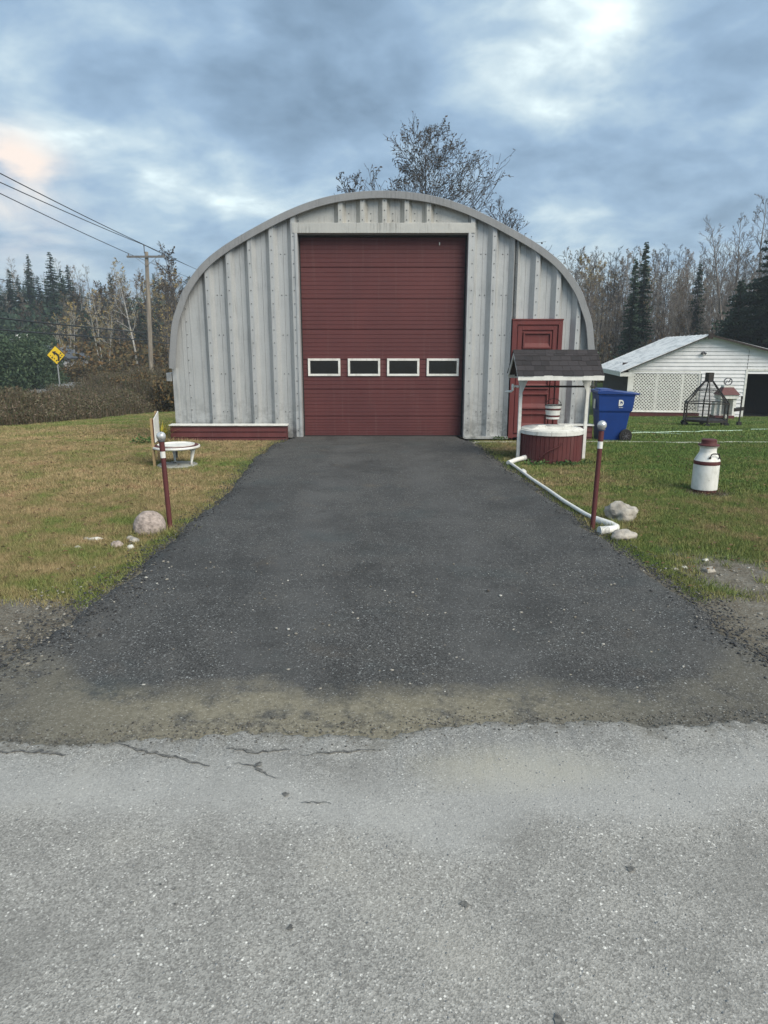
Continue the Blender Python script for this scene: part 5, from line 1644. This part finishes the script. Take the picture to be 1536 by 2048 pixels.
# ------------------------------------------------------------------ trees
def quads_mesh(name, V, F4, mat):
    return npmesh(name, np.array(V), np.array(F4), mat)
def tree_geo(seed, h, tr, crown_from=.35, spread=.5, levels=4, up=.35, nlimb=16, leaf=0, leafsize=.1, multi=1, tipwidth=.006, twig=1.0, shape=.5, fan=.12):
    """returns wood arrays and leaf arrays for a branching tree"""
    rnd = random.Random(seed)
    WV, WF, LV, LF = [], [], [], []
    def seg_tube(pts, rs, n):
        o = len(WV)
        for i_, p in enumerate(pts):
            d = (pts[min(i_ + 1, len(pts) - 1)] - pts[max(i_ - 1, 0)])
            if d.length < 1e-6: d = Vector((0, 0, 1))
            d.normalize()
            ref = Vector((1, 0, 0)) if abs(d.x) < .8 else Vector((0, 1, 0))
            x = ref.cross(d).normalized(); y = d.cross(x)
            for k in range(n):
                a = 2 * PI * k / n
                WV.append(tuple(p + (x * math.cos(a) + y * math.sin(a)) * rs[i_]))
        for i_ in range(len(pts) - 1):
            for k in range(n):
                a, b = o + i_ * n + k, o + i_ * n + (k + 1) % n
                WF.append((a, b, b + n, a + n))
    def leafat(p):
        if rnd.random() > leaf: return
        d = Vector((rnd.gauss(0, 1), rnd.gauss(0, 1), rnd.gauss(-.2, 1))).normalized(); e = d.orthogonal().normalized()
        s = leafsize * rnd.uniform(.5, 1.2); o = len(LV)
        LV.extend([tuple(p), tuple(p + d * s + e * s * .5), tuple(p + d * s * 1.8), tuple(p + d * s - e * s * .5)])
        LF.append((o, o + 1, o + 2, o + 3))
    def grow(p, d, ln, r, lev):
        nseg = 4 if lev <= 1 else 3
        pts, rs = [p.copy()], [r]
        dd = d.copy()
        for i_ in range(nseg):
            w = .16 if lev else .05
            dd = (dd + Vector((rnd.gauss(0, w), rnd.gauss(0, w), rnd.gauss(0, w * .6) + up * .22)))
            dd.normalize()
            p = p + dd * ln / nseg
            pts.append(p.copy()); rs.append(max(tipwidth, r * (1 - .75 * (i_ + 1) / nseg)))
        seg_tube(pts, rs, 5 if lev == 0 else 3 if lev > 1 else 4)
        if lev >= levels:
            for q in pts[1:]: leafat(q); leafat(q)
            return
        nb = {1: 8, 2: 6, 3: 5, 4: 4}.get(lev + 1, 3)
        nb = max(2, int(nb * twig))
        for k in range(nb):
            f = .25 + .75 * (k + rnd.random()) / nb
            i_ = min(int(f * nseg), nseg - 1); g = f * nseg - i_
            q = pts[i_].lerp(pts[i_ + 1], min(1, g))
            a = rnd.uniform(0, 2 * PI); ax_ = (pts[i_ + 1] - pts[i_]).normalized()
            o_ = ax_.orthogonal().normalized(); o_ = Matrix.Rotation(a, 3, ax_) @ o_
            ang = rnd.uniform(.45, .85)
            nd_ = (ax_ * math.cos(ang) + o_ * math.sin(ang)).normalized()
            grow(q, nd_, ln * rnd.uniform(.38, .58) * (1.15 - .5 * f), max(tipwidth, r * .45 * (1.1 - .6 * f)), lev + 1)
    for m_ in range(multi):
        a0 = 2 * PI * m_ / multi + rnd.random()
        base = Vector((.25 * math.cos(a0), .25 * math.sin(a0), -.2)) if multi > 1 else Vector((0, 0, -.2))
        tilt = fan * ((m_ + .5) / multi) ** .6 * (multi > 1) + rnd.uniform(0, .04)
        d0 = Vector((math.cos(a0) * tilt, math.sin(a0) * tilt, 1)).normalized()
        hh = h * (1 if multi == 1 else rnd.uniform(.86, 1) * (1 - .28 * (m_ / multi) ** 2))
        pts, rs = [], []
        p = base; n_ = 9
        for i_ in range(n_ + 1):
            f = i_ / n_
            pts.append(p.copy()); rs.append(max(tipwidth * 1.5, tr * (1 - f) ** .8))
            d0 = (d0 + Vector((rnd.gauss(0, .035), rnd.gauss(0, .035), 0))).normalized()
            p = p + d0 * hh / n_
        seg_tube(pts, rs, 7)
        for k in range(nlimb):
            f = crown_from + (1 - crown_from) * (k + rnd.random() * .8) / nlimb
            f = min(f, .99)
            i_ = min(int(f * n_), n_ - 1); g = f * n_ - i_
            q = pts[i_].lerp(pts[i_ + 1], g)
            a = k * 2.4 + rnd.uniform(-.5, .5)
            el_ = rnd.uniform(.35, .75) + up
            dd = Vector((math.cos(a) * math.cos(el_), math.sin(a) * math.cos(el_), math.sin(el_)))
            rel = (f - crown_from) / (1 - crown_from)
            ln = h * spread * (1 - rel * .75) * (shape + (1 - shape) * min(1, rel * 3)) * rnd.uniform(.7, 1.1)
            grow(q, dd, ln, tr * .42 * (1.1 - f), 2 if levels > 3 else 2)
    return WV, WF, LV, LF
def make_tree(name, seed, barkm, leafm, label, group=None, **kw):
    WV, WF, LV, LF = tree_geo(seed, **kw)
    t_ = thing(name, label, 'tree', (0, 0, 0), group)
    link('branches', quads_mesh('branches', WV, WF, M[barkm]), t_)
    if LF: link('leaves', quads_mesh('leaves', LV, LF, M[leafm]), t_)
    return t_
def make_spruce(seed, h, rad_, label, name='spruce_tree', group=None, dens=1.0, slim=1.0, droop=.25, mat='needle', low=.04):
    rnd = random.Random(seed)
    V, F = [], []
    z = h * low
    nwh = int(h * 3.6 * dens)
    for w in range(nwh):
        f = (w / nwh) ** .95
        z = h * (low + (1 - low) * f)
        L_ = rad_ * ((1 - f) ** .85) * (1 if f > .08 else .8) + .06 * h * .12
        nb = max(4, int((7 + 5 * (1 - f)) * dens ** .5))
        for k in range(nb):
            a = rnd.uniform(0, 2 * PI); ln = L_ * rnd.uniform(.55, 1.18)
            d = Vector((math.cos(a), math.sin(a), 0)); e = Vector((-d.y, d.x, 0))
            p = Vector((0, 0, z + rnd.uniform(-.15, .15)))
            ns = max(3, int(ln / .28 * dens))
            for s in range(ns):
                g = (s + .5) / ns
                c = p + d * ln * g + Vector((0, 0, -droop * ln * g + .35 * droop * ln * g * g * 1.6))
                wd = max(.12, .36 * ln * (1 - g * .7)) * rnd.uniform(.6, 1.2)
                for sgn in (-1, 1, 0):
                    dn = rnd.uniform(.2, .8)
                    tip = c + e * sgn * wd + d * wd * .5 + Vector((0, 0, -dn * wd * (1 if sgn else .9)))
                    o = len(V); bw = ln / ns * .6
                    up_ = Vector((0, 0, rnd.uniform(-.05, .22) * wd + .03))
                    V.extend([tuple(c - d * bw - up_), tuple(c + d * bw * .7 + up_), tuple(tip)])
                    F.append((o, o + 1, o + 2))
            o = len(V); tip = p + d * ln * 1.08 + Vector((0, 0, -droop * ln * .5))
            V.extend([tuple(p + d * ln * .7 + e * .09 * ln - Vector((0, 0, droop * ln * .45))), tuple(p + d * ln * .7 - e * .09 * ln - Vector((0, 0, droop * ln * .45))), tuple(tip)])
            F.append((o, o + 1, o + 2))
    t_ = thing(name, label, 'tree', (0, 0, 0), group)
    link('crown', npmesh('crown', np.array(V), np.array(F), M[mat]), t_)
    link('trunk', MB().tube([(0, 0, -.3), (0, 0, h * .5), (0, 0, h * .99)], [h * .012 + .03, h * .008 + .02, .012], 6).mesh('trunk', M['bark_dark']), t_)
    return t_
def put(o, x, y, s=1, rz=None, label=None, first=False, dz=0, sxy=None):
    rz = random.uniform(0, 6.28) if rz is None else rz
    sc = (s * (sxy or 1), s * (sxy or 1), s)
    if first:
        o.location = (x, y, Hs(x, y) + dz); o.rotation_euler[2] = rz; o.scale = sc; c = o
    else:
        c = copytree(o, loc=(x, y, Hs(x, y) + dz), rz=rz, s=sc)
    if label: c['label'] = label
    return c
used = set()
def place(o, *a, **k):
    f = o.name not in used
    used.add(o.name)
    return put(o, *a, first=f, **k)
def ground_pt(px, Y):      # pixel column -> X at depth Y (near the horizon)
    return (px - 768) / 1365 * Y / 1.03
# -- prototypes
GS, GB, GG, GR = 'dark spruces of the left wood', 'bare grey trees of the left wood', 'golden brown trees beyond the far road', 'bare trees of the wood behind the white shed'
sprA = make_spruce(1, 13, 3.1, 'broad dark spruce in the wood beyond the far road', group=GS)
sprB = make_spruce(2, 13, 2.1, 'dark spruce with drooping branches in the wood beyond the far road', group=GS, droop=.4)
sprC = make_spruce(3, 12, 1.5, 'slim spire shaped dark spruce in the wood beyond the far road', group=GS, dens=.9)
bareA = make_tree('bare_tree', 11, 'bark_pale', 'leaf_brown', 'bare grey tree rising among the spruces', GB, h=13, tr=.13, crown_from=.35, spread=.24, levels=4, nlimb=22, leaf=.0, tipwidth=.012)
bareB = make_tree('bare_tree', 12, 'bark_grey', 'leaf_brown', 'bare grey tree rising among the spruces', GB, h=12, tr=.12, crown_from=.3, spread=.26, levels=4, nlimb=22, leaf=.12, leafsize=.12, tipwidth=.012)
goldA = make_tree('golden_tree', 21, 'bark_grey', 'leaf_gold', 'golden brown tree with thin autumn leaves', GG, h=8, tr=.09, crown_from=.2, spread=.32, levels=4, nlimb=22, leaf=.22, leafsize=.10, tipwidth=.012)
goldB = make_tree('golden_tree', 22, 'bark_dark', 'leaf_brown', 'russet brown tree with thin autumn leaves', GG, h=8, tr=.09, crown_from=.15, spread=.34, levels=4, nlimb=24, leaf=.20, leafsize=.10, tipwidth=.012)
birch = make_tree('birch_tree', 31, 'bark_birch', 'leaf_gold', 'white barked birch with sparse yellow leaves', 'white birches beyond the far road', h=9, tr=.10, crown_from=.3, spread=.28, levels=4, nlimb=18, leaf=.12, leafsize=.09, tipwidth=.008)
birch2 = make_tree('birch_tree', 33, 'bark_birch', 'leaf_gold', 'white barked birch with sparse yellow leaves', 'white birches beyond the far road', h=9, tr=.05, crown_from=.4, spread=.2, levels=4, nlimb=11, leaf=.14, leafsize=.09, tipwidth=.008, multi=3)
rb = [make_tree('bare_tree', 40 + k, ('bark_grey', 'bark_pale', 'bark_dark')[k], 'leaf_brown', ('grey barked', 'pale barked', 'dark barked')[k] + ' bare tree of the wood behind the white shed', GR, h=11, tr=.10, crown_from=.2, spread=.22, levels=4, nlimb=26, leaf=(.05, .10, .0)[k], leafsize=.075, tipwidth=.009, twig=1.2) for k in range(3)]
for o in rb: o['group'] = GR
yel = make_tree('yellow_tree', 51, 'bark_pale', 'leaf_gold', 'tree with a yellow topped crown just right of the metal building', None, h=11, tr=.12, crown_from=.25, spread=.24, levels=4, nlimb=28, leaf=.35, leafsize=.085, tipwidth=.010)

# -- left wood: spruces
for (px, Y, s, o) in ((-20, 96, 1.0, sprA), (35, 92, .86, sprA), (75, 96, 1.02, sprB), (118, 90, 1.06, sprA), (105, 99, .85, sprC), (150, 96, .98, sprA), (140, 100, .92, sprC), (172, 98, .72, sprB), (52, 102, .80, sprC),
                      (212, 100, .86, sprC), (232, 98, .90, sprB), (246, 103, .76, sprC), (195, 104, .80, sprC), (317, 92, .92, sprC), (326, 90, .80, sprB), (308, 96, .66, sprC), (265, 98, .70, sprC), (282, 102, .68, sprB),
                      (5, 88, .78, sprC), (60, 86, .70, sprB), (95, 85, .68, sprA), (130, 84, .70, sprC), (20, 84, .66, sprB), (165, 86, .62, sprA), (340, 96, .72, sprC), (-50, 90, 1.0, sprB), (-90, 86, .95, sprA), (185, 92, .66, sprC), (218, 90, .62, sprB), (240, 88, .60, sprA),
                      (370, 100, .7, sprB), (10, 90, .82, sprA), (30, 86, .76, sprA), (50, 88, .80, sprA), (70, 90, .86, sprA), (90, 92, .84, sprA), (118, 84, .74, sprA), (135, 92, .88, sprA), (158, 88, .72, sprA), (180, 86, .62, sprA), (200, 88, .60, sprA), (220, 94, .72, sprA), (250, 92, .64, sprA), (275, 90, .58, sprA), (-10, 84, .78, sprA), (-130, 84, .9, sprC), (45, 80, .60, sprC), (0, 78, .6, sprA), (110, 79, .58, sprB)):
    place(o, ground_pt(px, Y), Y, .93 * s * random.uniform(.96, 1.04))
for k, (px, Y) in enumerate([(x_, 104 + (i_ % 3) * 4) for i_, x_ in enumerate(range(-60, 380, 16))]):
    place((bareA, bareB)[k % 2], ground_pt(px + random.uniform(-6, 6), Y), Y, random.uniform(.80, 1.0))
for k, px in enumerate((20, 62, 172, 196, 222, 262, 290, 345)):
    place((bareA, bareB)[k % 2], ground_pt(px, 84), 84, random.uniform(.55, .8))
# -- golden band
for k, (px, Y, s) in enumerate(((90, 66, .55), (120, 64, .66), (150, 70, .80), (178, 66, .85), (205, 68, .90), (228, 64, 1.0), (250, 66, 1.05), (275, 62, .95), (305, 64, 1.0), (325, 62, 1.05), (345, 64, 1.15), (365, 66, 1.1),
                                (140, 78, .9), (190, 78, 1.0), (240, 76, 1.1), (290, 76, 1.1), (330, 74, 1.1), (60, 74, .7), (390, 70, 1.1), (100, 76, .8), (215, 60, .6), (160, 60, .5), (335, 56, .75))):
    place((goldA, goldB)[k % 2], ground_pt(px, Y), Y, s * random.uniform(.92, 1.05))
c = place(goldB, ground_pt(372, 60), 60, 1.30); c['label'] = 'tall russet tree showing just left of the metal arch'
place(birch, ground_pt(272, 60), 60, 1.05, label='tallest white birch, just left of the utility pole')
place(birch2, ground_pt(135, 58), 58, .72, label='clump of thin white birches right of the yellow sign')
place(birch2, ground_pt(205, 59), 59, .85, label='leaning white birches between yellow sign and grey wooden pole')

# cedar-like evergreen bushes and shrubs
def bush_geo(seed, rx_, ry_, h, n, size, name, mat):
    r_ = np.random.default_rng(seed)
    # clumped leaf faces through an uneven volume
    nc = max(5, n // 260)
    cc = np.stack([r_.uniform(-rx_, rx_, nc) * .8, r_.uniform(-ry_, ry_, nc) * .8, r_.uniform(.05, .85, nc) * h], 1)
    cr = r_.uniform(.22, .42, nc) * min(rx_, h)
    cc[:, 2] = np.minimum(cc[:, 2], h * (1 - .75 * (np.abs(cc[:, 0]) / rx_) ** 2.2))
    ci = r_.integers(0, nc, n)
    d = r_.normal(size=(n, 3)); d /= np.linalg.norm(d, axis=1)[:, None]
    p = cc[ci] + d * (cr[ci] * r_.random(n) ** .4)[:, None]
    p[:, 2] = np.maximum(p[:, 2], .02)
    a = r_.normal(size=(n, 3)); a /= np.linalg.norm(a, axis=1)[:, None]
    b = np.cross(a, r_.normal(size=(n, 3))); b /= np.linalg.norm(b, axis=1)[:, None]
    s = (size * (.5 + r_.random(n)))[:, None]
    V = np.stack([p, p + a * s + b * s * .45, p + a * s * 1.9, p + a * s - b * s * .45], 1).reshape(-1, 3)
    return npmesh(name, V, np.arange(4 * n).reshape(-1, 4), M[mat])
cedA = bush_geo(1, 2.4, 1.6, 3.6, 15000, .095, 'evergreen_bush', 'cedar')
shA = bush_geo(2, 1.9, 1.2, 1.6, 6000, .09, 'autumn_shrub', 'shrub')
shB = bush_geo(3, 1.2, 1.0, 1.3, 4000, .08, 'autumn_shrub', 'shrub')
def bush(me, name, x, y, s, label, group=None, cat='bush', sz=None):
    o = link(name, me, None, (x, y, Hs(x, y)))
    o.scale = (s, s, sz or s); o.rotation_euler[2] = random.uniform(-.4, .4)
    return tag(o, label, cat, group)
bush(cedA, 'evergreen_bush', ground_pt(20, 46), 46, 1.0, 'broad dark evergreen bush at the left edge below the grey roof')
bush(cedA, 'evergreen_bush', ground_pt(62, 50), 50, .85, 'dark evergreen bush behind the grey sign back')
bush(cedA, 'evergreen_bush', ground_pt(-30, 44), 44, 1.0, 'evergreen bush mostly cut off by the left edge')
bush(cedA, 'evergreen_bush', ground_pt(48, 58), 58, 1.2, 'tallest evergreen bush, in front of the grey roofed house')
bush(shA, 'autumn_shrub', ground_pt(270, 40), 40, 1.0, 'russet shrub at the foot of the utility pole', sz=.9)
bush(shA, 'autumn_shrub', ground_pt(318, 37), 37, 1.0, 'dense brown shrub touching the metal building', sz=1.15)
bush(shB, 'autumn_shrub', ground_pt(345, 34), 34, 1.0, 'brown shrub hidden half behind the metal building', sz=1.3)
bush(shB, 'autumn_shrub', ground_pt(238, 42), 42, 1.0, 'low brown shrub left of the utility pole foot', sz=.8)
for k, px in enumerate((10, 55, 95, 130, 165, 200, 235)):
    bush(shA if k % 2 else shB, 'roadside_shrub', ground_pt(px, 53), 53, .9 + .1 * (k % 3), 'low brown shrub on the far verge of the road', 'shrubs along the far verge', sz=.9)
# undergrowth under the left wood and right wood
def undergrowth(name, x0, x1, y0, y1, n, h, size, mat, label, cat='undergrowth'):
    x = rng.uniform(x0, x1, n); y = rng.uniform(y0, y1, n)
    z = H(x, y) + h * rng.random(n) ** 1.3 * (.5 + fbm(x, y, .25, 77))
    p = np.stack([x, y, z], 1)
    a = rng.normal(size=(n, 3)); a /= np.linalg.norm(a, axis=1)[:, None]
    b = np.cross(a, rng.normal(size=(n, 3))); b /= np.linalg.norm(b, axis=1)[:, None]
    s = (size * (.5 + rng.random(n)))[:, None]
    V = np.stack([p, p + a * s + b * s * .5, p + a * s * 1.9, p + a * s - b * s * .5], 1).reshape(-1, 3)
    return tag(link(name, npmesh(name, V, np.arange(4 * n).reshape(-1, 4), M[mat])), label, cat, kind='stuff')
undergrowth('undergrowth', -75, -16, 76, 84, 26000, 5.5, .30, 'needle', 'dark evergreen growth filling the left wood between trunks')
undergrowth('undergrowth', -40, -12, 55, 74, 24000, 2.6, .18, 'shrub', 'tangled brown undergrowth beneath the golden trees')
undergrowth('undergrowth', 10, 60, 52, 62, 26000, 3.2, .16, 'shrub', 'tangled grey brown undergrowth behind the white shed')

# tall dead weeds along the lawn edge (x < -11)
def weeds(name, n, x0, x1, y0, y1, h, label):
    x = rng.uniform(x0, x1, n); y = rng.uniform(y0, y1, n)
    x = x + .9 * (fbm(y, 0, .35, 5) - .5)
    z = H(x, y)
    hh = h * (.35 + .65 * rng.random(n)) * (.35 + 1.15 * fbm(x, y, .9, 12)) * sstep(x1 + .5, x1 - .9, x) ** .6
    a = rng.random(n) * 2 * PI; ll = hh * .25 * rng.random(n)
    V, F = [], []
    lx, ly = np.cos(a) * ll, np.sin(a) * ll
    w = .006 + .006 * rng.random(n)
    b = rng.random(n) * PI
    ex, ey = np.cos(b) * w, np.sin(b) * w
    P0 = np.stack([x - ex, y - ey, z - .02], 1); P1 = np.stack([x + ex, y + ey, z - .02], 1)
    P2 = np.stack([x + lx + ex * .5, y + ly + ey * .5, z + hh], 1); P3 = np.stack([x + lx - ex * .5, y + ly - ey * .5, z + hh], 1)
    V = [np.stack([P0, P1, P2, P3], 1).reshape(-1, 3)]
    # seed heads and side leaves
    for rep in range(3):
        f = (.98, .7, .45)[rep]; s = (.038, .022, .022)[rep] * (.6 + rng.random(n))
        c = np.stack([x + lx * f, y + ly * f, z + hh * f], 1)
        d = rng.normal(size=(n, 3)); d[:, 2] = np.abs(d[:, 2]) * (1.4 if rep == 0 else .5); d /= np.linalg.norm(d, axis=1)[:, None]
        e = np.cross(d, rng.normal(size=(n, 3))); e /= np.linalg.norm(e, axis=1)[:, None]
        s_ = s[:, None]
        V.append(np.stack([c, c + d * s_ + e * s_ * .4, c + d * s_ * 2, c + d * s_ - e * s_ * .4], 1).reshape(-1, 3))
    V = np.concatenate(V)
    return tag(link(name, npmesh(name, V, np.arange(len(V)).reshape(-1, 4), M['weed'])), label, 'weeds', kind='stuff')
weeds('tall_weeds', 60000, -15.5, -11.0, 16, 34, 1.0, 'tall dead brown weeds bordering the left lawn')
weeds('tall_weeds', 30000, -17.0, -10.6, 34, 46, 1.5, 'tall dead brown weeds farther off toward the metal building')
weeds('tall_weeds', 6000, -21, -15.5, 24, 40, .9, 'thin dead weeds on the near verge of the far road')

# -- trees behind the metal building
bh = make_tree('tall_bare_tree', 61, 'bark_dark', 'leaf_dark', 'broad bare crown with few dark leaves above the arch', None, h=10.7, tr=.14, crown_from=.36, spread=.48, levels=4, nlimb=54, leaf=.34, leafsize=.075, tipwidth=.007, up=.32, twig=1.4, shape=1.0)
place(bh, 1.95, 30, 1.0, rz=.4)
b2 = make_tree('small_bare_tree', 62, 'bark_dark', 'leaf_dark', 'smaller bare crown right of the big one above the arch', None, h=8.5, tr=.09, crown_from=.42, spread=.34, levels=4, nlimb=34, leaf=.25, leafsize=.045, tipwidth=.008, up=.42, twig=1.1, shape=1.0)
place(b2, 5.75, 30.5, 1.0, rz=1)
place(b2, -.7, 31.5, 1.12, rz=2.2, label='tip of a small bare crown left of the big one above the arch')

# -- right wood
random.seed(99)
for k in range(92):
    px = 1120 + k * 5.0 + random.uniform(-5, 5); Y = random.choice((56, 60, 64, 69, 74))
    place(rb[k % 3], ground_pt(px, Y), Y, random.uniform(.82, 1.06) * Y / 66)
for k in range(44):
    px = 1130 + k * 10 + random.uniform(-5, 5); Y = random.choice((48, 50, 52))
    place(rb[(k + 1) % 3], ground_pt(px, Y), Y, random.uniform(.50, .70))
place(yel, ground_pt(1185, 58), 58, .88)
place(yel, ground_pt(1220, 60), 60, .80, label='second yellow tinged tree, farther right of the metal building')
for k, (px, Y, s_) in enumerate(((1172, 57, .84), (1204, 61, .78), (1330, 63, .76), (1360, 60, .70), (1400, 62, .72), (1240, 63, .74))):
    place(yel, ground_pt(px, Y), Y, s_, label='thin yellow leaved tree among the bare ones right of the metal building')['group'] = 'thin yellow trees in the bare wood'
for k, px in enumerate((1150, 1225, 1300, 1345, 1425)):
    place(goldB, ground_pt(px, 49), 49, .62, label='low russet tree in front of the bare wood on the right')
place(yel, ground_pt(1305, 62), 62, .86, label='pale yellowish tree right of the two slim spruces')
sA = make_spruce(71, 9.6, 1.25, 'tallest slim dark spruce left of the white shed', dens=1.4, droop=.35)
place(sA, ground_pt(1277, 48), 48, 1.0)
place(sA, ground_pt(1259, 47), 47, .88, label='slightly shorter slim spruce, left one of the touching pair')
sC = make_spruce(72, 8.6, 1.5, 'dark spruce standing behind the white shed ridge', dens=1.2, droop=.3)
place(sC, ground_pt(1385, 52), 52, 1.0, sxy=.9)
sD = make_spruce(73, 10.5, 2.9, 'big dense spruce cut by the right edge', dens=1.7, droop=.22)
place(sD, 22.3, 40, 1.08, sxy=1.15)
sE = make_spruce(74, 5.6, 2.3, 'low spruce behind the right slope of the shed roof', dens=1.6, droop=.25)
place(sE, 20.2, 40.5, 1.2)
place(sE, 22.6, 38.0, 1.0, label='low spruce under the big one at the right edge')
# air: faint autumn haze round everything
hzm = bpy.data.materials.new('haze_air'); hzm.use_nodes = True
ht = hzm.node_tree; ht.nodes.clear()
pv = ht.nodes.new('ShaderNodeVolumePrincipled'); pv.inputs['Color'].default_value = (.80, .88, .95, 1); pv.inputs['Density'].default_value = .0013; pv.inputs['Anisotropy'].default_value = .2
ho = ht.nodes.new('ShaderNodeOutputMaterial'); ht.links.new(pv.outputs[0], ho.inputs['Volume'])
tag(MB().b2(-750, 750, -350, 950, -4, 24).build('haze', hzm), 'thin pale autumn haze over the fields', None, kind='stuff')
tallb = make_tree('tall_bare_tree', 81, 'bark_grey', 'leaf_dark', 'tallest bare tree, above the right slope of the shed', None, h=12.5, tr=.13, crown_from=.3, spread=.27, levels=4, nlimb=26, leaf=.05, leafsize=.06, tipwidth=.009, multi=2, up=.4)
place(tallb, ground_pt(1462, 46), 46, .93, rz=.3)
place(tallb, ground_pt(1530, 48), 48, 1.06, rz=2.0, label='bare tree rising behind the big spruce at the right edge')
place(rb[0], ground_pt(1418, 50), 50, .84, label='slender bare tree left of the tallest bare one')
